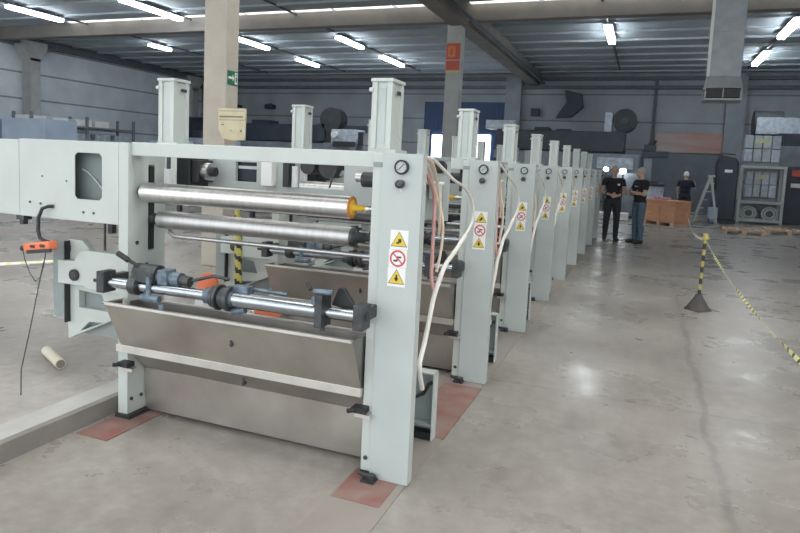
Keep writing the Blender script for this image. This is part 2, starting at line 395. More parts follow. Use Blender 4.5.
# ------------------------------------------------------------------ lamps
lamps=[(-19.45,15.15,17.2,'leftmost lamp row, nearest tube, top left corner'),(-19.6,21.7,22.9,'leftmost lamp row, second tube, beyond the skylight'),
 (-14.8,15.2,17.8,'second row from left, nearest tube'),(-14.85,21.1,23.2,'second row, tube just right of pale column'),
 (-14.95,25.8,27.7,'second lamp row from left, farthest tube'),(-10.75,21.4,23.5,'third row from left, nearer tube'),
 (-10.74,25.5,28.0,'third row from left, farther tube'),(-1.43,21.0,23.65,'lone tube near the middle right of the ceiling'),
 (3.58,20.9,23.45,'rightmost lamp row, nearer tube at the right edge'),(3.6,26.1,28.8,'rightmost lamp row, farther tube right of the duct')]
for x,a,b,l in lamps:
    e=empty('ceiling_light',(x,(a+b)/2,6.0),'lit white fluorescent strip light, '+l,'light','fluorescent strip lights')
    P=Part(e)
    P(MB().box(x-.13,x+.13,a-.05,b+.05,6.06,6.10).box(x-.012,x+.012,a+.2,a+.23,6.09,ZC).box(x-.012,x+.012,b-.23,b-.2,6.09,ZC),'housing','housing')
    P(MB().cyl((x-.06,a,6.0),(x-.06,b,6.0),.046,n=12).cyl((x+.06,a,6.0),(x+.06,b,6.0),.046,n=12),'tube','tube')
for i,x in enumerate((-19.5,-14.85,-10.75,-1.43,3.58)):
    struct(MB().box(x-.03,x+.03,8.5,30.5,6.12,6.17).build('ceiling_rail','rail'),'dark lamp rail under the ceiling')

# hanging ventilation duct on the right
e=empty('ventilation_duct',(1.75,16.5,3.35),'grey galvanised drop duct with flared grille hanging from the ceiling','duct'); P=Part(e)
P(MB().box(1.13,1.80,16.4,17.0,3.86,5.72),'duct_shaft','galv',.01)
P(MB().box(1.10,1.16,16.36,16.42,3.86,5.72),'corner_strip','white')
P(MB().box(1.10,1.83,16.37,17.03,4.85,4.89),'joint_flange','galv')
mb=MB(); A=[(1.13,16.4,3.86),(1.80,16.4,3.86),(1.80,17.,3.86),(1.13,17.,3.86)]; B=[(1.09,16.33,3.60),(1.85,16.33,3.60),(1.85,17.06,3.60),(1.09,17.06,3.60)]
mb.add(A+B,[(0,1,5,4),(1,2,6,5),(2,3,7,6),(3,0,4,7),(0,1,2,3),(4,5,6,7)])
P(mb,'flared_hood','galv')
mb=MB(); mb.box(1.08,1.86,16.31,17.08,3.33,3.37,0)
for x in (1.09,1.455,1.825): mb.box(x,x+.025,16.33,16.36,3.37,3.60,0); mb.box(x,x+.025,17.03,17.06,3.37,3.60,0)
mb.box(1.13,1.81,16.38,17.01,3.40,3.59,1)
P(mb,'outlet_grille',['galv','black'])

# ------------------------------------------------------------------ printing unit
BASE=Vector((-1.9,2.55,0.0))
def make_unit():
    R=empty('printing_unit',BASE,'','printing unit','printing units in the receding row'); P=Part(R)
    XLp,XRp=-2.725,-1.197           # inner faces of the two side frames
    # side frames
    fr=P(MB().box(XRp,-1.142,2.55,3.10,.03,1.645),'side_frame','paint_edge',.004)
    P(MB().box(-1.21,-1.13,2.575,3.08,.006,.03),'foot_plate','dark_iron',0,fr)
    P(MB().cyl((-1.17,2.551,.10),(-1.17,2.543,.10),.011,n=10),'bolt','dark_iron',0,fr)
    P(MB().box(-1.193,-1.145,2.546,2.552,1.575,1.60),'name_slot','paint_dull',0,fr)
    fl=P(MB().plate([(2.55,.03),(2.86,.03),(2.86,1.645),(2.55,1.645)],[[(2.715,1.0),(2.765,1.0),(2.765,1.52),(2.715,1.52)]],'X',-2.795,XLp),'side_frame','paint_edge',.004)
    P(MB().box(-2.81,-2.70,2.54,2.90,.006,.03),'foot_plate','dark_iron',0,fl)
    for y in (2.58,2.66): P(MB().cyl((XLp,y,.12),(XLp+.008,y,.12),.011,n=10),'bolt','dark_iron',0,fl)
    P(MB().box(-2.74,-2.72,2.722,2.758,1.01,1.51),'guide_slot','black',0,fl)
    for y,z in ((2.62,1.06),(2.70,.92)): P(MB().cyl((XLp,y,z),(XLp+.006,y,z),.012,n=10),'bolt','dark_iron',0,fl)
    # front cover of the right frame, a folded sheet
    mb=MB(); mb.box(-1.140,-.935,2.535,2.540,.008,1.645,0); mb.box(-.940,-.935,2.540,2.60,.008,1.645,1); mb.box(-1.140,-.94,2.540,2.60,1.64,1.645,0); mb.box(-1.140,-1.135,2.54,2.56,.008,1.64,0)
    cv=P(mb,'front_cover',['paint','paint_edge'],0)
    g=MB(); c=(-1.036,2.535,1.580)
    g.cyl(c,(c[0],2.515,c[2]),.034,n=28,m=0); g.cyl((c[0],2.515,c[2]),(c[0],2.5145,c[2]),.028,n=24,m=1); g.ring((c[0],2.514,c[2]),.031,.0045,'Y',m=0)
    g.obox((c[0]-.012,2.5135,c[2]-.012),(c[0]+.013,2.5135,c[2]+.015),.004,.003,0)
    for t in range(-4,5):
        a=math.radians(90-t*32); g.obox((c[0]+.020*math.cos(a),2.514,c[2]+.020*math.sin(a)),(c[0]+.024*math.cos(a),2.514,c[2]+.024*math.sin(a)),.002,.002,0)
    P(g,'pressure_gauge',['black','gauge_face'],0,cv)
    k=MB(); k.lathe((-1.038,0,1.500),[(.018,2.535),(.018,2.522),(.021,2.520),(.020,2.498),(.012,2.494)],18,0,'Y'); k.cyl((-1.038,2.535,1.470),(-1.038,2.530,1.470),.007,n=10,m=1)
    P(k,'regulator_knob',['dark_iron','housing'],0,cv)
    x0,y0=-1.036,2.5335
    def tri(cx,cz,sz,dark):
        s=MB(); s.box(cx-.046,cx+.046,y0,2.535,cz-.048,cz+.046,0)
        def T(k,y,m): 
            s.add([(cx-sz*k,y,cz-sz*.72*k-.003),(cx+sz*k,y,cz-sz*.72*k-.003),(cx,y,cz+sz*1.0*k-.003)],[(0,1,2)],m)
        T(1.,y0-.0004,1); T(.9,y0-.0008,2)
        if dark: s.box(cx-.004,cx+.012,y0-.0012,y0-.0008,cz-.014,cz+.004,1); s.box(cx-.014,cx+.002,y0-.0012,y0-.0008,cz-.02,cz-.012,1)
        else: s.box(cx-.004,cx+.005,y0-.0012,y0-.0008,cz-.02,cz+.012,1); s.ell((cx,y0-.001,cz-.008),(.010,.0004,.008),10,6,1)
        return s
    P(tri(x0,1.231,.043,True),'warning_sticker',['white','black','sign_yellow'],0,cv,'upper yellow warning triangle sticker')
    P(tri(x0-.006,1.048,.043,False),'warning_sticker',['white','black','sign_yellow'],0,cv,'lower yellow warning triangle sticker')
    s=MB(); cx,cz=x0-.003,1.139; s.box(cx-.046,cx+.046,y0,2.535,cz-.043,cz+.042,0)
    n=32; ang=[2*math.pi*i/n for i in range(n)]
    s.add([(cx+.041*math.cos(a),y0-.0004,cz+.041*math.sin(a)) for a in ang]+[(cx+.032*math.cos(a),y0-.0004,cz+.032*math.sin(a)) for a in ang],[(i,(i+1)%n,n+(i+1)%n,n+i) for i in range(n)],1)
    s.obox((cx-.024,y0-.0008,cz+.024),(cx+.024,y0-.0008,cz-.024),.007,.0006,1,up=(0,1,0))
    s.box(cx-.004,cx+.018,y0-.0006,y0-.0001,cz+.002,cz+.011,2); s.box(cx-.022,cx-.002,y0-.0006,y0-.0001,cz-.016,cz-.007,2); s.box(cx-.006,cx+.004,y0-.0006,y0-.0001,cz-.010,cz+.004,2)
    P(s,'prohibition_sticker',['white','sign_red','dark_iron'],0,cv,'red ring prohibition sticker')
    # cross members
    P(MB().box(XLp,XRp,2.575,2.66,1.572,1.650),'top_beam','paint_edge',.004)
    cp_=MB(); cp_.plate([(-2.66,1.30),(-1.22,1.30),(-1.22,1.61),(-2.66,1.61)],
        [[(-2.415,1.435),(-2.255,1.435),(-2.255,1.56),(-2.415,1.56)],[(-2.03,1.42),(-1.64,1.42),(-1.64,1.59),(-2.03,1.59)]],'Y',3.15,3.18)
    P(cp_,'cross_panel','paint',.002)
    for x in (XRp,-2.795): P(MB().box(x,x+.06,2.86,3.18,1.585,1.645),'panel_bracket','paint',.003)
    P(MB().box(-2.70,-2.60,2.93,3.12,1.38,1.58).box(-2.60,-2.55,2.95,3.1,1.42,1.56).cyl((-2.55,3.02,1.49),(-2.50,3.02,1.49),.055,n=16,m=1).cyl((-2.50,3.02,1.49),(-2.47,3.02,1.49),.03,n=16),'motor_or_dark_fill',['black','chrome'],.004)
    P(MB().box(-2.67,-2.63,2.78,2.83,1.36,1.50).cyl((-2.65,2.8,1.50),(-2.65,2.8,1.58),.012,n=10,m=1),'pneumatic_cylinder',['housing','dark_iron'],.003)
    P(MB().box(-2.44,-2.23,3.20,3.32,1.41,1.58).box(-2.44,-2.23,3.185,3.20,1.515,1.535,1),'motor_or_dark_fill',['press_dark','housing'],.004)  # dark box added behind the opening to make it read dark, no real motor
    P(MB().cyl((-1.735,3.12,1.55),(-1.735,3.26,1.55),.062,n=22).box(-1.80,-1.68,3.13,3.25,1.54,1.60),'pulley','black')
    P(MB().cyl((-1.875,3.12,1.555),(-1.875,3.26,1.555),.05,n=22).cyl((-1.80,3.2,1.52),(-1.66,3.2,1.52),.02,n=12,m=1),'pulley',['black','clutter'])
    P(MB().box(-2.045,-2.005,3.12,3.2,1.42,1.59).cyl((-1.965,3.14,1.42),(-1.965,3.14,1.55),.024,n=16,m=1),'pneumatic_cylinder',['black','housing'])
    P(MB().box(-2.185,-2.105,3.09,3.15,1.42,1.60),'cover_box','white',.004)
    P(MB().tube([(-1.66,3.14,1.60),(-1.69,3.12,1.52),(-1.72,3.12,1.43)],.006,6),'pipe','dark_iron')
    P(MB().cyl((-1.40,2.9,1.50),(-1.30,2.9,1.50),.042,n=18).cyl((-1.44,2.9,1.51),(-1.40,2.9,1.51),.026,n=16,m=1).box(-1.30,-1.27,2.85,2.95,1.40,1.60,0).box(-1.27,XRp,2.87,2.93,1.46,1.54,0),'bearing_flange',['dark_iron','chrome'])
    # rollers
    r=P(MB().cyl((-2.69,2.65,1.36),(-1.35,2.65,1.36),.059,n=48),'upper_roller','chrome',.003)
    j=MB(); j.lathe((0,2.65,1.36),[(.0585,-1.351),(.0585,-1.343),(.046,-1.342)],28,1,'X'); j.lathe((0,2.65,1.36),[(.044,-1.3435),(.034,-1.338),(.016,-1.333),(.016,-1.285),(.012,-1.285),(.012,-1.265)],24,0,'X')
    P(j,'journal',['yellow','orange_ring'],0,r,'yellow journal with orange rim')
    P(MB().cyl((-1.265,2.65,1.36),(XRp,2.65,1.36),.014,n=14).cyl((-1.262,2.65,1.36),(-1.245,2.65,1.36),.02,n=14),'journal','chrome',0,r)
    P(MB().cyl((XLp,2.65,1.36),(-2.69,2.65,1.36),.02,n=14).cyl((-2.72,2.65,1.36),(-2.70,2.65,1.36),.038,n=16,m=1),'journal',['chrome','dark_iron'],0,r)
    r=P(MB().cyl((-2.66,2.75,1.195),(-1.385,2.75,1.195),.053,n=48),'lower_roller','steel_roll',.003)
    P(MB().lathe((0,2.75,1.195),[(.052,-1.387),(.052,-1.365),(.03,-1.36),(.026,-1.31),(.016,-1.31),(.016,XRp)],24,0,'X'),'journal','dark_iron',0,r)
    P(MB().cyl((XLp,2.75,1.195),(-2.66,2.75,1.195),.018,n=14).cyl((-2.72,2.75,1.195),(-2.69,2.75,1.195),.035,n=14,m=1),'journal',['chrome','dark_iron'],0,r)
    P(MB().tube([(-2.62,2.78,1.15),(-2.60,2.76,1.12),(-2.56,2.75,1.10),(-2.5,2.75,1.10),(-1.9,2.75,1.10),(XRp,2.75,1.10)],.012,10),'guide_bar','steel_roll')
    P(MB().cyl((-2.2,3.0,1.28),(XRp,3.0,1.27),.016,n=12),'tie_rod','dark_iron')
    # lift columns on brackets
    for (x0,x1,y0,y1,z0,z1) in ((-1.305,-1.192,2.75,2.92,1.645,2.01),(-2.865,-2.745,2.95,3.10,1.645,2.045)):
        b=MB(); b.box(x0+.012,x1-.012,y0+.012,y1-.012,z0+.02,z1)
        for xx in (x0,x1-.03):
            for yy in (y0,y1-.03): b.box(xx,xx+.03,yy,yy+.03,z0+.02,z1)
        b.box(x0-.005,x1+.03,y0-.005,y1+.005,z0-.0,z0+.02)
        L=P(b,'lift_column','paint_edge',.003)
        c=MB(); c.box(x0-.006,x1+.006,y0-.006,y1+.006,z1,z1+.018); c.box(x0-.012,x0+.01,y0-.012,y0+.012,z1-.05,z1-.03)
        P(c,'cap','paint_edge',.003,L)
        P(MB().box(x0+.035,x1-.035,y0+.009,y0+.0125,z0+.05,z1-.03),'panel','paint',0,L)
        P(MB().box(x1-.001,x1+.003,y0+.07,y0+.12,z1-.06,z1-.04),'slot','dark_iron',0,L)
    # ink tank, its lip wraps in front of the left frame
    x0,x1=-2.715,-1.205
    t=MB()
    def strip(pr,m,th=.006,xa=x0,xb=x1,T=None):
        for (ya,za),(yb,zb) in zip(pr,pr[1:]):
            L_=math.hypot(yb-ya,zb-za); ny,nz=-(zb-za)/L_*th/2,(yb-ya)/L_*th/2
            (T or t).plate([(ya+ny,za+nz),(yb+ny,zb+nz),(yb-ny,zb-nz),(ya-ny,za-nz)],[],'X',xa,xb,m)
    strip([(2.405,.735),(2.535,.455)],0,xa=-2.755)
    strip([(2.552,.425),(2.685,.29)],0); strip([(2.685,.285),(2.70,.02)],0)
    t.box(x0,x1,2.735,2.99,.02,.285,0); strip([(2.99,.46),(2.99,.27)],0)
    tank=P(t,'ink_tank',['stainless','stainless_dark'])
    i=MB(); i.box(x0+.01,x1-.01,2.545,2.62,.445,.455); strip([(2.615,.455),(2.655,.715)],0,T=i,xa=x0+.01,xb=x1-.01)
    for xa,xb in ((-2.755,-2.749),): i.plate([(2.41,.73),(2.535,.455),(2.535,.73)],[],'X',xa,xb)
    i.plate([(2.56,.72),(2.56,.455),(2.615,.455),(2.655,.72)],[],'X',x0,x0+.008); i.plate([(2.41,.735),(2.535,.45),(2.615,.45),(2.655,.72)],[],'X',x1-.008,x1)
    i.plate([(2.56,.42),(2.69,.28),(2.99,.28),(2.99,.42)],[],'X',x0+.003,x0+.011); i.plate([(2.56,.42),(2.69,.28),(2.99,.28),(2.99,.42)],[],'X',x1-.011,x1-.003)
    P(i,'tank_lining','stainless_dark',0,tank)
    P(MB().box(-2.765,x1,2.392,2.416,.726,.742).box(-2.765,-2.745,2.392,2.535,.728,.740).box(x0,x1,2.648,2.664,.712,.724),'tank_rim','stainless_edge',.002,tank)
    P(MB().box(-2.785,x1+.005,2.520,2.549,.418,.462),'tank_flange','stainless_edge',.002,tank)
    for z,y in ((.60,2.465),(.35,2.585)): P(MB().cyl((-1.93,y+.01,z),(-1.93,y-.012,z-.004),.010,n=10).box(-1.937,-1.923,y-.012,y-.006,z-.01,z+.03),'drain_hook','dark_iron',0,tank)
    for xx,zz in ((-1.19,.352),(-2.70,.345)):
        q=MB(); q.box(xx-.045,xx+.03,2.49,2.549,zz-.005,zz+.022,0); q.box(xx-.03,xx+.055,2.50,2.549,zz-.028,zz-.010,1); q.cyl((xx-.03,2.49,zz+.01),(xx-.05,2.46,zz+.012),.012,n=10,m=0)
        P(q,'tray_latch',['black','stainless_edge'])
    # shaft with blocks and clamps in front of the frames
    ys,zs=2.40,.868
    sh=P(MB().cyl((-2.70,ys,zs-.008),(-1.14,ys,zs-.004),.029,n=28),'doctor_shaft','shaft')
    P(MB().cyl((-1.90,ys,zs-.006),(-1.385,ys,zs-.005),.040,n=28),'sleeve','shaft',0,sh)
    for xx,o in ((-2.735,-1),(-1.157,1)):
        b=MB(); b.box(xx-.026,xx+.026,ys-.05,ys+.045,zs-.064,zs+.056,0); b.box(xx-.02,xx+.02,ys+.045,ys+.149,zs-.03,zs+.03,0); b.cyl((xx+o*.0265,ys,zs),(xx+o*.029,ys,zs),.024,n=16,m=1)
        if o<0: b.cyl((xx-.09,ys,zs-.01),(xx-.03,ys,zs-.01),.010,n=10,m=1)
        P(b,'bearing_block',['dark_iron','black'],.004)
    c1=MB(); c1.cyl((-2.545,ys,zs-.006),(-2.495,ys,zs-.006),.052,n=20,m=0); c1.cyl((-2.535,ys+.03,zs+.06),(-2.385,ys+.03,zs+.06),.055,n=20,m=0); c1.box(-2.53,-2.39,ys-.03,ys+.08,zs+.02,zs+.08,0)
    c1.cyl((-2.385,ys+.03,zs+.055),(-2.24,ys+.03,zs+.05),.038,n=18,m=1); c1.box(-2.36,-2.30,ys-.02,ys+.06,zs+.02,zs+.10,1); c1.cyl((-2.41,ys-.03,zs+.06),(-2.41,ys-.03,zs-.075),.014,n=12,m=1); c1.cyl((-2.34,ys-.025,zs-.06),(-2.46,ys-.025,zs-.06),.02,n=12,m=1)
    c1.cyl((-2.24,ys+.03,zs+.05),(-2.18,ys+.03,zs+.045),.028,n=14,m=0); c1.cyl((-2.33,ys-.02,zs-.085),(-2.33,ys-.02,zs-.115),.016,n=12,m=1)
    c1.tube([(-2.18,ys+.04,zs+.05),(-2.06,ys+.07,zs+.085),(-1.97,ys+.08,zs+.075)],.009,8,0)
    P(c1,'shaft_clamp',['dark_iron','blue_iron'],.003,sh)
    P(MB().cyl((-2.50,ys,zs+.10),(-2.59,ys-.01,zs+.14),.010,n=10).cyl((-2.57,ys-.008,zs+.13),(-2.635,ys-.018,zs+.165),.016,n=12),'clamp_lever','black',0,sh)
    c2=MB()
    for k_,(a,b,rr) in enumerate(((-2.005,-1.985,.058),(-1.975,-1.96,.067),(-1.95,-1.925,.054),(-1.915,-1.89,.066))): c2.cyl((a,ys,zs-.006),(b,ys,zs-.006),rr,n=24,m=0)
    c2.cyl((-2.05,ys,zs-.006),(-1.88,ys,zs-.006),.043,n=20,m=1); c2.box(-1.90,-1.80,ys+.0,ys+.06,zs+.02,zs+.062,1); c2.cyl((-1.89,ys,zs-.075),(-1.81,ys,zs-.055),.018,n=12,m=1); c2.cyl((-1.84,ys+.06,zs+.045),(-1.60,ys+.06,zs+.04),.010,n=10,m=1)
    P(c2,'collar_clamp',['dark_iron','blue_iron'],.002,sh)
    c3=MB(); c3.box(-1.385,-1.345,ys-.055,ys+.05,zs-.075,zs+.085,0); c3.cyl((-1.40,ys-.03,zs+.095),(-1.30,ys-.03,zs+.10),.014,n=12,m=1); c3.box(-1.41,-1.385,ys-.04,ys+.01,zs+.03,zs+.07,1); c3.cyl((-1.365,ys,zs-.075),(-1.365,ys,zs-.10),.012,n=10,m=0)
    c3.plate([(-1.345,zs+.02),(-1.20,zs+.0),(-1.28,zs+.11),(-1.31,zs+.108)],[],'Y',ys+.05,ys+.075,2); c3.cyl((-1.45,ys-.01,zs+.13),(-1.425,ys-.02,zs+.10),.010,n=10,m=2)
    P(c3,'end_clamp',['dark_iron','blue_iron','black'],.003,sh)
    # hoses and filter behind the cover (world positions of the nearest unit, moved into the drawing frame)
    def hose(pts,r,mat,label):
        out=[]; p=[Vector(q)+Vector((.045,-.35,0)) for q in pts]
        for i in range(len(p)-1):
            a=p[max(i-1,0)];b=p[i];c=p[i+1];d=p[min(i+2,len(p)-1)]
            for t in [k/6 for k in range(6)]:
                out.append(.5*((2*b)+(-a+c)*t+(2*a-5*b+4*c-d)*t*t+(-a+3*b-3*c+d)*t**3))
        out.append(p[-1]); P(MB().tube(out,r,8),'air_hose',mat,0,None,label)
    hose([(-1.0,2.96,1.63),(-1.04,3.25,1.62),(-1.035,3.6,1.52),(-1.05,3.9,1.47),(-1.06,4.12,1.40),(-1.055,4.2,1.32),(-1.06,4.21,1.23),(-1.08,4.12,1.14)],.009,'hose_white','white hose arching towards the next unit')
    hose([(-1.08,4.12,1.14),(-1.06,3.85,1.08),(-1.05,3.6,1.02),(-1.04,3.44,.94),(-1.05,3.39,.85),(-1.05,3.34,.76),(-1.06,3.3,.62),(-1.05,3.2,.52),(-1.06,3.3,.36)],.014,'hose_white','white hose looping back down')
    hose([(-1.01,2.98,1.57),(-1.06,3.2,1.54),(-1.08,3.40,1.43),(-1.08,3.42,1.26),(-1.08,3.42,1.10),(-1.07,3.40,.96),(-1.055,3.42,.87)],.011,'hose_pink','pink hose hanging behind the cover')
    hose([(-1.02,3.0,1.63),(-1.04,3.2,1.61),(-1.08,3.42,1.53),(-1.08,3.50,1.42),(-1.07,3.50,1.30),(-1.07,3.50,1.20)],.010,'hose_beige','beige hose hanging behind the cover')
    hose([(-1.01,3.0,1.61),(-1.05,3.2,1.57),(-1.10,3.42,1.50),(-1.09,3.50,1.40),(-1.055,3.50,1.29),(-1.045,3.48,1.15),(-1.05,3.42,1.0)],.009,'hose_beige','second beige hose hanging behind the cover')
    # panel behind the right frame carrying hand wheel and filter bowl
    rp=P(MB().box(-1.142,-1.022,3.29,3.30,1.27,1.64,0).box(-1.165,-1.142,3.02,3.30,1.27,1.64,0).box(-1.142,-1.022,3.275,3.30,1.625,1.645,1),'regulator_panel',['paint','paint_dull'],0)
    P(MB().cyl((-1.075,3.29,1.585),(-1.075,3.25,1.585),.036,n=22).cyl((-1.115,3.262,1.59),(-1.075,3.262,1.59),.008,n=8,m=1).cyl((-1.075,3.25,1.585),(-1.075,3.24,1.585),.015,n=12,m=1),'hand_wheel',['black','dark_iron'],0,rp)
    P(MB().lathe((-1.09,3.245,0),[(.034,1.40),(.038,1.405),(.038,1.48),(.05,1.485),(.05,1.50),(.0,1.50)],20),'filter_bowl','white',0,rp)
    P(MB().box(-1.16,-1.09,2.47,2.53,.005,.018).cyl((-1.115,2.50,.018),(-1.115,2.50,.04),.024,n=14).cyl((-1.115,2.50,.03),(-1.19,2.51,.035),.010,n=8),'floor_fitting',['dark_iron'])
    # cable channel at the foot
    mb=MB(); mb.box(-1.125,-.99,3.15,3.155,.05,.41,0); mb.box(-.993,-.985,3.08,3.155,.008,.41,1); mb.box(-1.125,-.985,3.08,3.155,.402,.41,1); mb.box(-1.125,-.993,3.08,3.155,.09,.105,0); mb.box(-1.125,-.993,3.09,3.15,.008,.05,2)
    ch=P(mb,'cable_channel',['paint_dull','paint_edge','black'])
    P(MB().tube([(-1.11,3.12,.24),(-1.06,3.12,.27),(-1.03,3.12,.33),(-1.01,3.13,.34)],.010,8),'cable','black',0,ch)
    # drive side housing
    h=MB(); h.plate([(-3.592,1.165),(-2.797,1.165),(-2.797,1.645),(-3.592,1.645)],[[(-3.135,1.315),(-3.115,1.298),(-2.942,1.298),(-2.922,1.318),(-2.922,1.555),(-2.942,1.575),(-3.115,1.575),(-3.135,1.555)]],'Y',2.55,2.555,0)
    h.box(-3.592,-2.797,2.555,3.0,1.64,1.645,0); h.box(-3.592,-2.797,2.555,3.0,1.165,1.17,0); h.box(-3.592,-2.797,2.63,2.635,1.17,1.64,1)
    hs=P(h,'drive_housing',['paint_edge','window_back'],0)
    P(MB().tube([(-3.15,2.622,1.475),(-3.10,2.622,1.455),(-3.03,2.622,1.40),(-2.97,2.622,1.34),(-2.91,2.622,1.27)],.0045,6),'brace','paint_edge',0,hs)
    for x,z in ((-3.505,1.255),(-3.415,1.25),(-3.065,1.22),(-2.985,1.22)): P(MB().cyl((x,2.551,z),(x,2.546,z),.008,n=8),'bolt','dark_iron',0,hs)
    for x,z in ((-3.40,1.42),(-3.20,1.40)): P(MB().cyl((x,2.551,z),(x,2.547,z),.006,n=8),'bolt','dark_iron',0,hs)
    P(MB().box(-4.75,-3.597,2.55,3.0,1.165,1.638),'end_housing','paint_edge',.004)
    P(MB().box(-3.64,-3.575,2.56,2.62,1.135,1.165),'joint_clip','dark_iron')
    for x in (-4.1,-3.28): P(MB().box(x,x+.035,2.95,2.99,1.04,1.165),'hanger','dark_iron')
    # gear casing cantilevered off the left frame
    g=MB(); g.plate([(-3.315,.385),(-2.797,.62),(-2.797,.97),(-3.13,.97),(-3.20,1.03),(-3.31,1.03),(-3.335,.98)],
        [[(-3.225,.71),(-3.035,.70),(-2.995,.60),(-3.225,.60)],[(-3.215,.448),(-3.14,.515),(-3.03,.522)]],'Y',2.66,2.71,0)
    gc=P(g,'gear_casing','paint_edge',.003)
    P(MB().box(-3.29,-2.85,2.712,2.722,.42,.95),'back_sheet','paint_dull',0,gc)
    o=MB(); 
    pts=[(-3.335,.755),(-3.12,.755),(-3.10,.74),(-2.797,.74),(-2.797,.98)]+[(-3.10+.10*math.cos(a),.88+.10*math.sin(a)) for a in [math.radians(t) for t in (90,110,130,150,165)]]+[(-3.335,.90)]
    o.plate(pts,[],'Y',2.60,2.66); P(o,'gear_cover','paint_edge',.012,gc)
    P(MB().cyl((-3.19,2.60,.82),(-3.19,2.585,.82),.036,n=24,m=0).cyl((-3.19,2.585,.82),(-3.19,2.583,.82),.02,n=16,m=1),'plug',['black','dark_iron'],0,gc)
    p=MB(); p.box(-3.395,-3.30,2.62,2.635,.53,1.02,0); p.box(-3.305,-3.295,2.62,2.70,.50,1.02,1); p.box(-3.33,-3.29,2.63,2.66,.95,.99,1)
    P(p,'mounting_channel',['paint_dull','black'])
    return R
proto=make_unit()
labels=['nearest pale green printing unit, front fully in view with long chrome roller and stainless tank',
 'second printing unit from the camera, right behind the nearest one, pressure gauge and stickers clear',
 'third printing unit from the camera, gauge and three small stickers visible',
 'fourth printing unit from the camera, pinkish sticker at mid height',
 'fifth printing unit from the camera, tall white box on top',
 'sixth printing unit from the camera in the receding row',
 'seventh printing unit from the camera, narrow column third from the far end',
 'eighth printing unit from the camera, next to last of the row',
 'farthest printing unit at the end of the row, beside the standing men']
for k,l in enumerate(labels):
    o=proto if k==0 else copy_tree(proto)
    o.location=Vector((-1.945,2.90+1.6622*k,0)); o['label']=l

# pendant control hanging from the nearest drive housing
e=empty('pendant_control',(-3.42,2.85,.98),'orange pendant control box on a black hooked cable under the drive housing','control box'); P=Part(e)
P(MB().obox((-3.515,2.85,.975),(-3.30,2.85,1.01),.07,.055),'control_box','orange',.012)
P(MB().obox((-3.47,2.81,.957),(-3.27,2.81,.985),.012,.022).box(-3.45,-3.41,2.811,2.817,.985,1.003).box(-3.37,-3.33,2.811,2.817,.995,1.013).cyl((-3.515,2.85,.975),(-3.56,2.85,.968),.018,n=12),'button_panel','black',.003)
P(MB().tube([(-3.35,2.898,1.24),(-3.37,2.88,1.24),(-3.40,2.86,1.225),(-3.42,2.85,1.17),(-3.425,2.85,1.09),(-3.41,2.85,1.045),(-3.37,2.85,1.03),(-3.33,2.85,1.025)],.011,10),'hook','black')
P(MB().tube([(-3.56,2.85,.968),(-3.54,2.85,.90),(-3.50,2.85,.82),(-3.45,2.85,.77),(-3.41,2.85,.80),(-3.38,2.85,.88),(-3.36,2.85,.97)],.003,6).tube([(-3.38,2.85,.90),(-3.42,2.84,.72),(-3.435,2.8,.5),(-3.42,2.72,.25),(-3.40,2.70,.104)],.0035,6),'cable','dark_iron')

# things on the raised floor
e=empty('paper_core',(-3.75,3.2,.10),'cream cardboard tube lying on the floor left of the nearest unit','cardboard tube'); P=Part(e)
P(MB().cyl((-3.93,3.33,.135),(-3.60,3.16,.135),.034,n=24),'tube','paper_roll'); P(MB().cyl((-3.60,3.16,.135),(-3.597,3.1585,.135),.028,n=20),'end_plug','core_end')
def cone(x,y,z,hh,label,band=False):
    e=empty('traffic_cone',(x,y,z),label,'cone','orange cones behind the nearest unit'); P=Part(e)
    P(MB().lathe((x,y,z),[(.135,.02),(.105,hh*.5),(.09,hh*.78),(.083,hh*.88),(.06,hh*.96),(.03,hh*.99),(.0,hh)],24),'cone','orange')
    if band: P(MB().lathe((x,y,z),[(.1095,hh*.45),(.0935,hh*.76)],24),'reflective_band','housing')
    P(MB().box(x-.16,x+.16,y-.16,y+.16,z,z+.02),'base','orange',.006)
cone(-3.31,4.36,.1,.52,'orange cone with rounded top seen left, near the left post of the nearest unit',True)
cone(-2.27,3.62,0,.66,'orange cone glimpsed just under the middle of the shaft, right one')

def stanchion(x,y,z,lean,label,r=.019,cols=('tape_k','dull_yellow')):
    e=empty('stanchion',(x,y,z),label,'post','striped barrier posts'); P=Part(e)
    P(MB().lathe((x,y,z),[(.15,0),(.15,.02),(.12,.05),(.05,.16),(.035,.20),(.0,.20)],4),'base','stanch_base')
    mb=MB(); n=10; H=.88
    for i in range(n):
        a,b=.18+(H-.18)*i/n,.18+(H-.18)*(i+1)/n
        mb.cyl((x+lean*a,y,z+a),(x+lean*b,y,z+b),r,n=14,m=i%2)
    P(mb,'pole',list(cols))
    P(MB().cyl((x+lean*H,y,z+H-.02),(x+lean*(H+.06),y,z+H+.05),.028,n=12).cyl((x+lean*H-.03,y,z+H-.01),(x+lean*H+.04,y,z+H+.0),.02,n=10),'tape_knot','dull_yellow')
stanchion(.705,8.44,0,.015,'leaning yellow and black barrier post on a dark base in the open aisle')
stanchion(-5.38,5.3,.1,0,'thin dark post standing behind the gear casing at the left',r=.013,cols=('tape_k','dark_iron'))
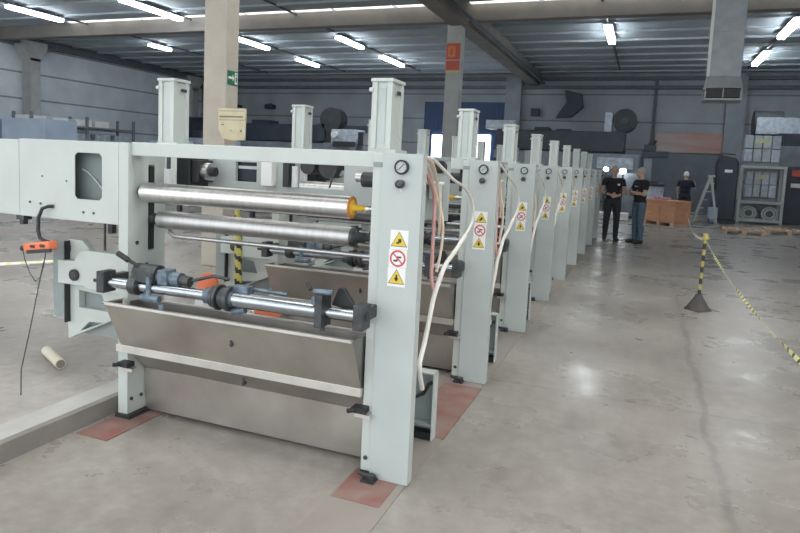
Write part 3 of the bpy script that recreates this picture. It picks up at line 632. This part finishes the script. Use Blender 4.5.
# rolled striped tape hanging from the second unit's drive housing
mb=MB(); n=40; m_=16; rr=.033; z0,z1=.50,1.164; hx,hy=-3.20,4.60
for i in range(n+1):
    for j in range(m_):
        t=2*math.pi*j/m_; k_=1+.12*math.sin(i*.5); mb.v.append((hx+.02*(1-i/n)+rr*k_*math.cos(t),hy+rr*.7*math.sin(t),z0+(z1-z0)*i/n))
for i in range(n):
    for j in range(m_):
        mb.f.append([i*m_+j,i*m_+(j+1)%m_,(i+1)*m_+(j+1)%m_,(i+1)*m_+j]); mb.m.append(int(((i/n)*6+(j/m_))%1>.58)); mb.s.append(True)
mb.f += [list(range(m_-1,-1,-1)),[n*m_+j for j in range(m_)]]; mb.m += [0,0]; mb.s += [False,False]
tag(mb.build('hazard_tape',['tape_lime','tape_k']),'rolled yellow and black striped tape hanging from the second unit behind the rollers','tape')

def tape(p,q,sag,label,n=60,w=.05,mats=('tape_w','tape_y','tape_k'),per=2):
    p=Vector(p); q=Vector(q); mb=MB(); pts=[]
    for i in range(n+1):
        t=i/n; c=p.lerp(q,t); c.z-=sag*4*t*(1-t); pts.append(c)
    side=(q-p).cross(Vector((0,0,1))).normalized()
    for i in range(n):
        th=.9*math.sin(i*.13); d=Vector((0,0,1))*math.cos(th)+side*math.sin(th); th2=.9*math.sin((i+1)*.13); d2=Vector((0,0,1))*math.cos(th2)+side*math.sin(th2)
        a,b=pts[i],pts[i+1]; o=side*.0015
        mb.add([a-d*w/2-o,b-d2*w/2-o,b+d2*w/2-o,a+d*w/2-o,a-d*w/2+o,b-d2*w/2+o,b+d2*w/2+o,a+d*w/2+o],[(0,1,2,3),(7,6,5,4),(0,4,5,1),(3,2,6,7)],1 if i%3==0 else 0)
    return tag(mb.build('barrier_tape',[mats[1],mats[2]],fix=False),label,'tape','barrier tapes')
stanchion(.74,2.35,0,0,'second striped barrier post in the aisle, at the near end of the tape')
tape((.72,8.40,.86),(.71,2.38,.84),.10,'yellow and black barrier tape running from the aisle post to the right edge',n=150,w=.02)
tape((.73,8.48,.86),(1.28,21.6,.45),.2,'pale barrier tape sagging from the aisle post back to the wooden crate',n=50,mats=('tape_w','tape_w','tape_w'),w=.035)
tape((-5.38,5.27,.44),(-8.5,5.3,.02),.02,'yellow and white barrier tape at the left edge below the drive housing',n=40,mats=('tape_w','tape_w','tape_y'),w=.04)

SHIFT0=set(bpy.data.objects)
# ------------------------------------------------------------------ right background
e=empty('wooden_crate',(.78,20.8,0),'orange brown wooden crate on skids behind the men','crate'); P=Part(e)
ang=math.radians(-38); 
def rc(u,v): # local crate frame
    c=Vector((.82,20.95)); a=math.radians(-40); return (c.x+u*math.cos(a)-v*math.sin(a), c.y+u*math.sin(a)+v*math.cos(a))
def rbox(mb,u0,u1,v0,v1,z0,z1,m=0):
    q=[rc(u0,v0),rc(u1,v0),rc(u1,v1),rc(u0,v1)]
    mb.add([(x,y,z0) for x,y in q]+[(x,y,z1) for x,y in q],[(3,2,1,0),(4,5,6,7),(0,1,5,4),(1,2,6,5),(2,3,7,6),(3,0,4,7)],m); return mb
P(rbox(MB(),-.66,.56,-.38,.38,.10,.78),'box','wood',.006)
P(rbox(rbox(MB(),-.68,.58,-.40,.40,.76,.80),-.02,.02,-.40,-.38,.1,.76),'lid','wood',.004)
for u in (-.6,-.08,.42): P(rbox(MB(),u,u+.12,-.38,.38,0,.10),'skid','pallet')
for i,(u,v,w,l) in enumerate(((-.5,-.1,.22,'left pink packet lying on the wooden crate'),(-.2,-.12,.26,'right pink packet lying on the wooden crate'))):
    tag(rbox(MB(),u,u+w,v,v+.18,.80,.88).build('packet','pink_pack',bevel=.02),l,'packet','pink packets on the crate')
e=empty('waste_bin',(.30,21.9,0),'grey blue bin with dark lid standing behind the wooden crate','bin'); P=Part(e)
P(MB().lathe((.36,22.2,0),[(.26,.0),(.34,1.15),(.34,1.2),(.3,1.2)],20),'body','clutter'); P(MB().lathe((.36,22.2,0),[(.36,1.2),(.36,1.28),(.2,1.36),(0,1.38)],20),'lid','black')

def pallet(x,y,w,d,rot,label):
    e=empty('wooden_pallet',(x,y,0),label,'pallet','wooden pallets by the metal rack'); e.rotation_euler=(0,0,rot)
    for i in range(7): MB().box(-w/2+i*(w-.1)/6,-w/2+i*(w-.1)/6+.1,-d/2,d/2,.12,.14).build('deck_board','pallet',e)
    for v in (-d/2,-.05,d/2-.1): MB().box(-w/2,w/2,v,v+.1,.10,.12).build('stringer','pallet',e)
    for u in (-w/2,-.06,w/2-.12):
        for v in (-d/2,-.05,d/2-.1): MB().box(u,u+.12,v,v+.1,0,.10).build('block','pallet',e)
pallet(2.85,19.7,1.1,.9,math.radians(-4),'pale wooden pallet on the floor, left one in front of the metal rack')
pallet(4.15,20.6,1.25,.9,math.radians(-2),'pale wooden pallet on the floor at the right edge')

# metal rack with wrapped reels, and the stack above
e=empty('metal_rack',(3.95,24.7,0),'pale grey steel rack holding a wrapped bundle and two round reels','rack'); P=Part(e)
xa,xb,ya,yb=3.22,4.68,24.4,25.2
for x in (xa,xb-.1):
    for y in (ya,yb-.1): P(MB().box(x,x+.1,y,y+.1,0,2.08),'post','rack_paint',.008)
for z in (.08,.72,1.98):
    for y in (ya,yb-.1): P(MB().box(xa+.1,xb-.1,y,y+.1,z,z+.1),'rail','rack_paint',.006)
    for x in (xa,xb-.1): P(MB().box(x,x+.1,ya+.1,yb-.1,z,z+.1),'rail','rack_paint',.006)
P(MB().box(xa+.1,xb-.1,ya+.1,yb-.1,.80,.82),'shelf','press_grey'); P(MB().box(xa+.1,xb-.1,ya+.1,yb-.1,.10,.12),'shelf','press_grey')
for i,x in enumerate((3.62,4.28)):
    e2=empty('reel',(x,24.7,.12),('left' if i==0 else 'right')+' pale round reel on the bottom level of the metal rack','reel','reels in the metal rack'); Q=Part(e2)
    Q(MB().cyl((x,24.5,.38),(x,25.0,.38),.26,n=28),'wound_roll','rack_paint'); Q(MB().cyl((x,24.485,.38),(x,24.5,.38),.12,n=20).ring((x,24.49,.38),.19,.015,m=1),'core',['dark_iron','press_grey'])
def bundle(x0,x1,y0,y1,z0,z1,label):
    e=empty('wrapped_bundle',((x0+x1)/2,(y0+y1)/2,z0),label,'bundle','wrapped bundles by the metal rack'); Q=Part(e)
    mb=MB(); n=4; hh=(z1-z0-.14)
    for i in range(n):
        for j in range(2):
            a=x0+(x1-x0)*i/n; mb.box(a+.01,a+(x1-x0)/n-.01,y0+.02,y1-.02,z0+.12+hh*j/2+.01,z0+.12+hh*(j+1)/2-.01,0 if (i+j)%3 else 1)
    Q(mb,'packed_boxes',['glass_pack','clutter'],.02)
    Q(MB().box(x0+.35,x1-.35,y0+.005,y0+.02,z1-.30,z1-.14),'label_sheet','sheet_green'); Q(MB().box(x0,x1,y0,y1,z0,z0+.10),'base_board','press_grey',.01)
bundle(3.45,4.45,24.55,25.05,.82,1.90,'glossy grey wrapped bundle on the upper shelf inside the metal rack')
bundle(3.30,4.45,24.5,25.1,2.08,3.18,'glossy grey wrapped bundle standing on top of the metal rack')
e=empty('step_ladder',(2.0,22.6,0),'open grey step ladder left of the dark blue machine','ladder'); P=Part(e)
for y in (22.4,22.75): P(MB().obox((1.68,y,.0),(2.12,y,1.62),.05,.07),'rail','rack_paint'); P(MB().obox((2.42,y,.0),(2.14,y,1.62),.04,.05),'back_leg','rack_paint')
for i in range(5): P(MB().box(1.74+.088*i,1.90+.088*i,22.4,22.75,.25+.28*i,.28+.28*i),'tread','rack_paint')
P(MB().box(2.02,2.25,22.38,22.77,1.60,1.66),'top_cap','rack_paint',.01)
e=empty('covered_machine',(2.65,23.6,0),'tall dark blue covered machine with small white label, between ladder and rack','machine'); P=Part(e)
P(MB().plate([(2.35,0.1),(3.05,.1),(3.05,2.1),(2.95,2.3),(2.5,2.38),(2.38,2.2)],[],'Y',23.4,24.1),'cover','press_dark',.05)
P(MB().box(2.62,2.86,23.385,23.40,1.78,1.88),'label_plate','white'); P(MB().box(2.30,3.10,23.35,24.15,0,.12),'plinth','black'); P(MB().tube([(2.40,23.37,1.2),(2.34,23.35,2.0),(2.5,23.36,2.42),(2.9,23.36,2.40)],.03),'strap','black')
P(MB().box(2.2,2.5,23.1,23.38,.15,.55).cyl((2.25,23.05,.12),(2.45,23.05,.12),.12,n=16),'pump','blue_pale',.02)
# dark machine at the right edge with red parts
e=empty('dark_press',(5.6,25.2,0),'dark machine with red panel at the right edge behind the rack','machine'); P=Part(e)
P(MB().box(4.85,7.2,25.3,26.8,0,2.1),'body','press_dark',.03); P(MB().box(5.0,5.5,25.24,25.30,1.75,1.98),'panel','red',.01); P(MB().box(5.0,5.6,25.22,25.25,1.35,1.5),'white_strip','white')
P(MB().box(4.55,7.2,25.6,26.8,2.1,2.85),'upper_body','press_grey',.02); P(MB().box(4.6,7.2,26.2,27.,2.85,3.35),'hood','press_dark',.02)
P(MB().box(3.95,7.2,27.0,27.8,3.35,4.0),'duct_box','clutter',.02); P(MB().cyl((3.9,27.6,3.75),(4.9,27.6,3.75),.55,n=28),'roll','roll_dark')
P(MB().box(5.2,5.6,27.0,27.6,0,3.4),'leg','press_dark')
# ------------------------------------------------------------------ long dark press bridge behind the row
def bridge(x0,x1,legs,tops,label):
    e=empty('far_press_bridge',((x0+x1)/2,27.5,0),label,'press','dark press bridges at the back'); P=Part(e)
    P(MB().box(x0,x1,27.0,28.6,2.42,3.26),'bridge','press_dark',.03)
    for x in legs: P(MB().box(x,x+.35,27.2,28.4,.0 if x>-2.9 else .1,2.42),'leg','press_grey',.02)
    for a,b,z in tops: P(MB().box(a,b,27.2,28.2,3.26,3.26+z),'top_unit','press_dark',.02)
    P(MB().box(x0,x1,26.7,26.99,2.02,2.36),'walkway_edge','press_grey')
    return P
bridge(-24.0,-12.4,(-23.5,-17.5,-12.8),((-23.2,-22.0,.25),(-18.9,-17.9,.2)),'long dark blue press bridge at the back left of the tall white boxes')
P=bridge(-6.2,-.9,(-5.9,-1.6),((-4.6,-4.0,.14),(-3.7,-3.1,.08)),'long dark blue press bridge at the back above the far units')
P(MB().box(-6.0,-.3,26.6,26.69,1.5,2.36),'lower_panel','press_grey',.02)
P(MB().box(-1.9,-.5,26.55,26.6,1.75,2.2),'light_panel','clutter',.01)
P(MB().box(-6.7,-5.4,27.0,28,3.27,3.65),'cream_box','clutter',.02)
e=empty('large_roll',(-.97,26.6,3.15),'large dark round roll standing on the right end of the press bridge','roll'); P=Part(e)
P(MB().cyl((-.97,27.1,3.735),(-.97,28.1,3.735),.47,n=36),'wound_roll','roll_dark'); P(MB().cyl((-.97,27.0,3.72),(-.97,27.1,3.72),.14,n=20),'core','dark_iron')
P(MB().box(-1.75,-1.45,27.1,27.8,3.26,4.05),'bracket','clutter',.02); P(MB().box(-1.5,-1.0,27.2,28.,3.262,3.30),'cradle','dark_iron')
e=empty('black_blower',(-14.3,26.2,.1),'round black blower in front of the press bridge, left of the tall white boxes','blower'); P=Part(e)
P(MB().cyl((-14.1,25.8,3.5),(-14.1,26.5,3.5),.56,n=32),'drum','roll_dark',.02); P(MB().box(-14.8,-14.4,25.8,26.5,2.5,3.3),'housing','press_dark',.02); P(MB().cyl((-14.1,25.79,3.5),(-14.1,25.8,3.5),.14,n=14),'hub','dark_iron')
P(MB().box(-14.4,-13.8,25.9,26.4,2.4,3.0),'pipe_box','roll_dark',.02); P(MB().box(-14.5,-13.9,25.9,26.4,.1,2.4),'stand','press_grey',.02)
e=empty('white_motor_unit',(-12.9,26.4,.1),'pale machine head with dark ends in front of the press bridge','machine'); P=Part(e)
P(MB().box(-13.55,-12.2,25.6,26.5,2.35,3.0),'head','clutter',.05); P(MB().box(-12.2,-11.95,25.65,26.45,2.3,2.9),'end_cap','black',.02); P(MB().box(-13.4,-12.3,25.5,25.6,2.2,2.45),'dark_slot','black',.01); P(MB().box(-13.3,-12.6,25.7,26.4,.1,2.35),'stand','press_grey',.02)
P(MB().cyl((-13.3,25.6,2.75),(-13.3,25.4,2.75),.15,n=16),'spindle','white')
e=empty('dark_hopper',(-3.6,30.5,4.1),'dark slanted chute mounted on the back wall','chute'); P=Part(e)
P(MB().plate([(-4.2,4.08),(-3.5,4.12),(-2.98,4.6),(-3.1,5.2),(-3.85,5.37),(-3.75,4.8)],[],'Y',30.6,30.985),'chute','press_dark',.02); P(MB().box(-5.4,-5.0,30.6,30.985,4.15,4.5),'junction_box','press_dark',.02)
tag(MB().box(-23.2,-22.1,30.6,31,4.36,4.50).cyl((-22.65,30.8,4.50),(-22.65,30.8,4.62),.3,.15,n=16).build('wall_fan','press_dark'),'small dark fixture on the back wall, left one of two','fixture','dark fixtures on the back wall')
tag(MB().box(-20.35,-19.85,30.6,31,4.3,4.55).cyl((-20.1,30.8,4.55),(-20.1,30.8,4.62),.12,n=12).build('wall_fan','press_dark'),'small dark fixture on the back wall, right one of two','fixture','dark fixtures on the back wall')
# pale machines seen between and behind the far units
# ------------------------------------------------------------------ left background
for i,(x0,x1,y0,y1,z1,mt,l) in enumerate(((-20.6,-19.3,13.4,14.6,2.42,'blue_pale','pale blue panel stack at the far left, left one'),(-19.2,-17.3,13.6,14.8,2.46,'blue_pale','pale blue panel stack at the far left, right one'))):
    e=empty('panel_stack',((x0+x1)/2,(y0+y1)/2,.1),l,'stack','pale blue panel stacks'); P=Part(e)
    P(MB().box(x0,x1,y0,y1,.24,z1),'sheets',mt,.02); P(MB().box(x0,x1,y0,y1,.1,.24),'pallet','pallet',.01)
e=empty('storage_rack',(-21.5,20.5,.1),'grey storage rack along the left wall','rack'); P=Part(e)
for x in (-24.4,-23.4): 
    for y in (17.6,20.4,23.2): P(MB().box(x,x+.1,y,y+.1,.1,3.0),'post','press_grey')
for z in (1.2,1.9,2.5): P(MB().box(-24.4,-23.3,17.6,23.3,z,z+.07),'shelf','press_grey')
k=0
for y in (17.8,18.9,20.0,21.1,22.2):
    for z in (1.27,1.97,2.57):
        k+=1
        if (k*7)%5==0: continue
        hh=.3+.1*((k*3)%3)
        o=MB().box(-24.2,-23.45,y,y+.8+.1*(k%2),z,z+hh).build('wrapped_carton','clutter' if k%3 else 'white',bevel=.03)
        tag(o,'wrapped carton on the storage rack along the left wall','carton','cartons on the left wall rack')
for i,(x,y,l) in enumerate(((-20.5,22.6,'nearest'),(-20.2,24.3,'middle'),(-19.9,25.3,'farthest'))):
    e=empty('pale_machine',(x,y,.1),'pale blue grey cabinet machine at the left back, '+l+' of three','machine','pale cabinets at the left back'); P=Part(e)
    P(MB().box(x-.9,x+.8,y-.5,y+.5,.1,2.15+.2*i),'body','blue_pale' if i!=1 else 'clutter',.03); P(MB().box(x-.3,x+.2,y-.4,y+.1,2.15+.2*i,2.5+.2*i),'top_unit','press_dark',.02)
    P(MB().box(x-.6,x+.4,y-.52,y-.5,1.4,1.95),'window','glass_pack')

# extra far things
e=empty('work_lamp',(-1.32,24.0,0),'small bright work lamp glowing behind the man with joined hands, left one','lamp','small work lamps'); P=Part(e)
P(MB().ell((-1.32,24.,1.71),(.09,.05,.07),14,8),'bulb','tube'); P(MB().cyl((-1.32,24.05,0),(-1.32,24.05,1.66),.03,n=10),'stand','dark_iron')
e=empty('work_lamp',(-.75,24.0,0),'small bright work lamp glowing behind the men, right one','lamp','small work lamps'); P=Part(e)
P(MB().ell((-.75,24.,1.67),(.11,.05,.09),14,8),'bulb','tube'); P(MB().cyl((-.75,24.05,0),(-.75,24.05,1.6),.03,n=10),'stand','dark_iron')
e=empty('grey_cabinet',(-.55,24.6,0),'grey cabinet behind the two men','cabinet'); P=Part(e)
P(MB().box(-.95,-.2,24.2,25.0,.08,1.6),'body','press_grey',.02); P(MB().box(-.9,-.25,24.25,24.95,0,.08),'plinth','black')
for i,l in enumerate(('lower','upper')):
    tag(MB().box(-1.5+.1*i,-.45,22.9,23.7,.02+.12*i,.12+.12*i).build('pale_board','white',bevel=.01),l+' pale board stacked low on the floor behind the men','board','pale boards behind the men')
e=empty('small_dark_machine',(.1,27.4,0),'small dark machine on a stand under the left end of the faded board','machine'); P=Part(e)
P(MB().box(-.2,.75,27.2,27.8,2.25,2.5).cyl((0.1,27.5,2.7),(.2,27.5,2.95),.12,n=14).box(-.15,.3,27.3,27.7,2.5,2.75),'head','press_dark',.02); P(MB().box(-.1,.2,27.3,27.6,0,2.25),'stand','press_grey',.02)
SHIFT1=set(bpy.data.objects)
bpy.context.view_layer.update()
for o in SHIFT1-SHIFT0:
    if o.parent or o.name.startswith(('work_lamp','grey_cabinet','pale_board','small_dark')): continue
    pts=[o.matrix_world@Vector(c) for c in o.bound_box] if o.type=='MESH' else [o.matrix_world.translation]
    yc=sum(p.y for p in pts)/len(pts)
    yc=round(yc/1.5)*1.5
    o.location.y += 1. if yc>26.2 else .058*yc+.31
    if yc<=26.2 and o.location.x>-5: o.location.x-=.08
# ------------------------------------------------------------------ people
def person(name, loc, yaw_, J, garments, label, hair, extra=None):
    """J: dict of capsules in a local frame, x to the person's left, y = backwards, face towards -y"""
    mb=MB()
    for (a,b,ra,rb) in J['caps']:
        mb.cyl(a,b,ra,rb,n=14); mb.ell(a,ra,14,8); mb.ell(b,rb,14,8)
    for c,r in J['ells']: mb.ell(c,r,20,12)
    o=mb.build(name,'skin')
    rm=o.modifiers.new('r','REMESH'); rm.mode='VOXEL'; rm.voxel_size=.0085; rm.use_smooth_shade=True
    sm=o.modifiers.new('s','SMOOTH'); sm.iterations=4; sm.factor=.5
    dg=bpy.context.evaluated_depsgraph_get(); me=bpy.data.meshes.new_from_object(o.evaluated_get(dg)); old=o.data
    o.modifiers.clear(); o.data=me; bpy.data.meshes.remove(old); me.name=name
    if not me.materials: me.materials.append(M['skin'])
    for p in me.polygons: p.use_smooth=True
    e=o; e.location=loc; e.rotation_euler=(0,0,yaw_); tag(e,label,'person')
    for gname,mat,pred,off,glabel in garments:
        bm=bmesh.new(); bm.from_mesh(me)
        bm.normal_update()
        kill=[f_ for f_ in bm.faces if not pred(f_.calc_center_median())]
        bmesh.ops.delete(bm,geom=kill,context='FACES')
        for _ in range(3): bmesh.ops.smooth_vert(bm,verts=bm.verts,factor=.5,use_axis_x=True,use_axis_y=True,use_axis_z=True)
        bm.normal_update()
        for v in bm.verts: v.co+=v.normal*off
        gm=bpy.data.meshes.new(gname); bm.to_mesh(gm); bm.free(); gm.materials.append(M[mat])
        for p in gm.polygons: p.use_smooth=True
        g=bpy.data.objects.new(gname,gm); COL.objects.link(g); g.parent=o
        s=g.modifiers.new('solid','SOLIDIFY'); s.thickness=.006; s.offset=0
        if glabel: g['label']=glabel
    hc=Vector(J['head'])
    for sx in (-1,1):
        MB().ell((hc.x+sx*.031,hc.y-.089,hc.z+.005),(.011,.008,.008),10,6).build('eye','eye',o)
    MB().ell((hc.x,hc.y-.094,hc.z-.058),(.022,.008,.007),12,6).build('lips','lip',o)
    hm=MB(); vs=[];nu,nv=24,9
    # hair or cap shell over the skull
    rx,ry,rz=(.083,.104,.118) if hair!='cap_white' else (.087,.110,.118)
    for j in range(nv+1):
        ph=math.radians(-25+115*j/nv)
        for i in range(nu):
            t=2*math.pi*i/nu; front=max(0,-math.sin(t))
            ph2=ph if True else ph
            lim=math.radians(-25+ (62 if hair!='cap_white' else 45)*front**1.2); ph2=max(ph,lim)
            vs.append((hc.x+rx*math.cos(ph2)*math.cos(t),hc.y+.006+ry*math.cos(ph2)*math.sin(t),hc.z+.012+rz*math.sin(ph2)))
    hm.add(vs,[(j*nu+i,j*nu+(i+1)%nu,(j+1)*nu+(i+1)%nu,(j+1)*nu+i) for j in range(nv) for i in range(nu)],0,True)
    h=hm.build('hair' if hair!='cap_white' else 'cap',hair,o); s=h.modifiers.new('solid','SOLIDIFY'); s.thickness=.008
    if hair=='cap_white':
        MB().ell((hc.x,hc.y-.13,hc.z+.055),(.07,.075,.008),20,6).build('cap_brim',hair,h)
    if extra: extra(o)
    return o
def hand(caps, wrist, direction, palm_n, thumb_dir, curl=.5):
    w=Vector(wrist); d=Vector(direction).normalized(); n=Vector(palm_n); n=(n-d*n.dot(d)).normalized(); s=d.cross(n)
    if s.dot(Vector(thumb_dir))<0: s=-s
    caps.append((w,w+d*.05,.026,.030)); k=w+d*.085
    caps.append((w+d*.045+s*.018,k+s*.024,.017,.013)); caps.append((w+d*.045-s*.018,k-s*.026,.017,.013)); caps.append((w+d*.04,k,.018,.014))
    for i,(off,ln) in enumerate(((.030,.070),(.010,.078),(-.011,.073),(-.031,.058))):
        b=k+s*off; d1=(d*math.cos(curl*.5)+n*math.sin(curl*.5)); d2=(d*math.cos(curl*1.5)+n*math.sin(curl*1.5))
        m1=b+d1*ln*.5; caps.append((b,m1,.0095,.009)); caps.append((m1,m1+d2*ln*.5,.009,.0075))
    t0=w+d*.03+s*.026; t1=t0+(d*.55+s*.7+n*.2).normalized()*.045; caps.append((t0,t1,.014,.011)); caps.append((t1,t1+(d*.85+s*.3+n*.3).normalized()*.035,.011,.009))
def body(H, armsL, armsR, handL, handR, stance=.11, turn=0., lean=0., feetout=.15):
    k=H/1.75; caps=[]; ells=[]
    V=lambda x,y,z:(x*k,y*k,z*k)
    for sx in (-1,1):
        hip=V(sx*.09,0,.92); kn=V(sx*(stance*.95),-.02,.50); an=V(sx*stance,.02,.09)
        caps.append((hip,kn,.088*k,.060*k)); caps.append((kn,an,.058*k,.042*k)); ells.append((V(sx*stance,.015,.33),(.055*k,.062*k,.12*k)))
        toe=V(sx*(stance+feetout*.16),-.17,.035); caps.append((V(sx*stance,.035,.045),toe,.044*k,.034*k)); caps.append((an,V(sx*stance,.03,.05),.042*k,.045*k))
    ells += [(V(0,.0,.95),(.165*k,.115*k,.13*k)),(V(0,-.005,1.10),(.155*k,.112*k,.16*k)),(V(0,.0,1.28),(.178*k,.118*k,.18*k)),(V(0,.01,1.38),(.165*k,.10*k,.10*k))]
    caps.append((V(-.155,.01,1.405),V(.155,.01,1.405),.062*k,.062*k)); caps.append((V(0,.01,1.42),V(0,-.01,1.54),.062*k,.054*k))
    hc=V(0,-.018,1.635)
    ells += [((hc[0],hc[1]+.008,hc[2]+.02),(.078*k,.099*k,.105*k)),((hc[0],hc[1]-.022,hc[2]-.045),(.058*k,.068*k,.075*k)),((hc[0],hc[1]-.055,hc[2]-.085),(.032*k,.03*k,.025*k))]
    caps.append(((hc[0],hc[1]-.088,hc[2]+.012),(hc[0],hc[1]-.108,hc[2]-.028),.009,.015))
    for sx in (-1,1): ells.append(((hc[0]+sx*.078*k,hc[1]+.012,hc[2]-.008),(.012,.022,.032)))
    for (sh,el,wr),hd in ((armsL,handL),(armsR,handR)):
        sh,el,wr=V(*sh),V(*el),V(*wr)
        caps.append((sh,el,.054*k,.041*k)); caps.append((el,wr,.041*k,.029*k)); hand(caps,wr,*hd)
    return {'caps':caps,'ells':ells,'head':hc}
SHL,SHR=(.185,.01,1.40),(-.185,.01,1.40)
# A: faces camera, hands joined at the belly
JA=body(1.76,(SHL,(.265,.02,1.13),(.085,-.165,1.055)),(SHR,(-.265,.02,1.13),(-.07,-.175,1.07)),((-.9,-.25,-.15),(0,1,0),(0,0,1),.9),((.9,-.15,-.1),(0,1,0),(0,0,1),.9),.12)
def arm_zone(c,z0,x0): return abs(c.x)>x0 and c.z<z0
def badge(o): MB().box(.07,.125,-.148,-.138,1.305,1.345).build('badge','white',o)
def shirtA(c): return .93<c.z<1.47 and not (c.y<-.125 and c.z<1.19) and not (abs(c.x)>.185 and c.z<1.29)
def pants(c): return .075<c.z<=.98 and c.y>-.135 or (.075<c.z<=.85)
def shoes(c): return c.z<=.10
person('person',(-.68,16.07,0),math.radians(8),JA,[('shirt','cloth_black',shirtA,.010,'black short sleeved shirt'),('trousers','trouser_dark',pants,.012,'dark trousers'),('shoes','shoe',shoes,.008,'dark shoes')],
  'man in black shirt and dark trousers standing with hands joined, left of the two','hair_grey',badge)
# B: faces left, arms crossed
JB=body(1.74,(SHL,(.225,-.07,1.14),(-.035,-.205,1.185)),(SHR,(-.225,-.07,1.14),(.04,-.185,1.15)),((-1,-.0,.15),(0,1,0),(0,0,1),.5),((1,.05,.1),(0,1,0),(0,0,1),.5),.10)
def shirtB(c): return .90<c.z<1.46 and not (c.y<-.128 and c.z<1.25) and not (abs(c.x)>.19 and c.z<1.24)
def pantsB(c): return .075<c.z<=.95
def prints(o): MB().box(-.05,.07,-.142,-.134,1.30,1.325).build('shirt_print','clutter',o)
person('person',(-.08,15.88,0),math.radians(-52),JB,[('shirt','cloth_black',shirtB,.011,'black t-shirt'),('trousers','jeans',pantsB,.012,'blue jeans'),('shoes','shoe',shoes,.008,'dark shoes')],
  'man in black t-shirt and blue jeans with arms crossed, right of the two','hair_grey',prints)
# C: seen from behind beyond the crate
JC=body(1.74,(SHL,(.25,-.03,1.15),(.22,-.12,.93)),(SHR,(-.27,-.16,1.22),(-.24,-.36,1.36)),((0,-.2,-1),(-1,0,0),(0,-1,0),.5),((.1,-.8,.5),(1,0,0),(0,0,1),.5),.10)
def shirtC(c): return .92<c.z<1.46 and not (abs(c.x)>.19 and c.z<1.24) and not (c.y<-.15)
person('person',(1.27,23.7,0),math.radians(172),JC,[('shirt','cloth_navy',shirtC,.011,'navy t-shirt'),('trousers','trouser_dark',lambda c:.075<c.z<=.98 and abs(c.x)<.21,.012,'dark trousers'),('shoes','shoe',shoes,.008,'dark shoes')],
  'person in navy t-shirt and white cap seen from behind, beyond the wooden crate','cap_white')

# ------------------------------------------------------------------ light and view
w=bpy.data.worlds.new('world'); S.world=w; w.use_nodes=True
bg=w.node_tree.nodes['Background']; bg.inputs['Color'].default_value=(.92,.96,1,1); bg.inputs['Strength'].default_value=1.45
S.view_settings.view_transform='Standard'; S.view_settings.look='None'; S.view_settings.gamma=1; S.view_settings.exposure=0.85
S.view_settings.use_curve_mapping=False
S.cycles.max_bounces=8; S.cycles.diffuse_bounces=5
S.cycles.use_denoising=True
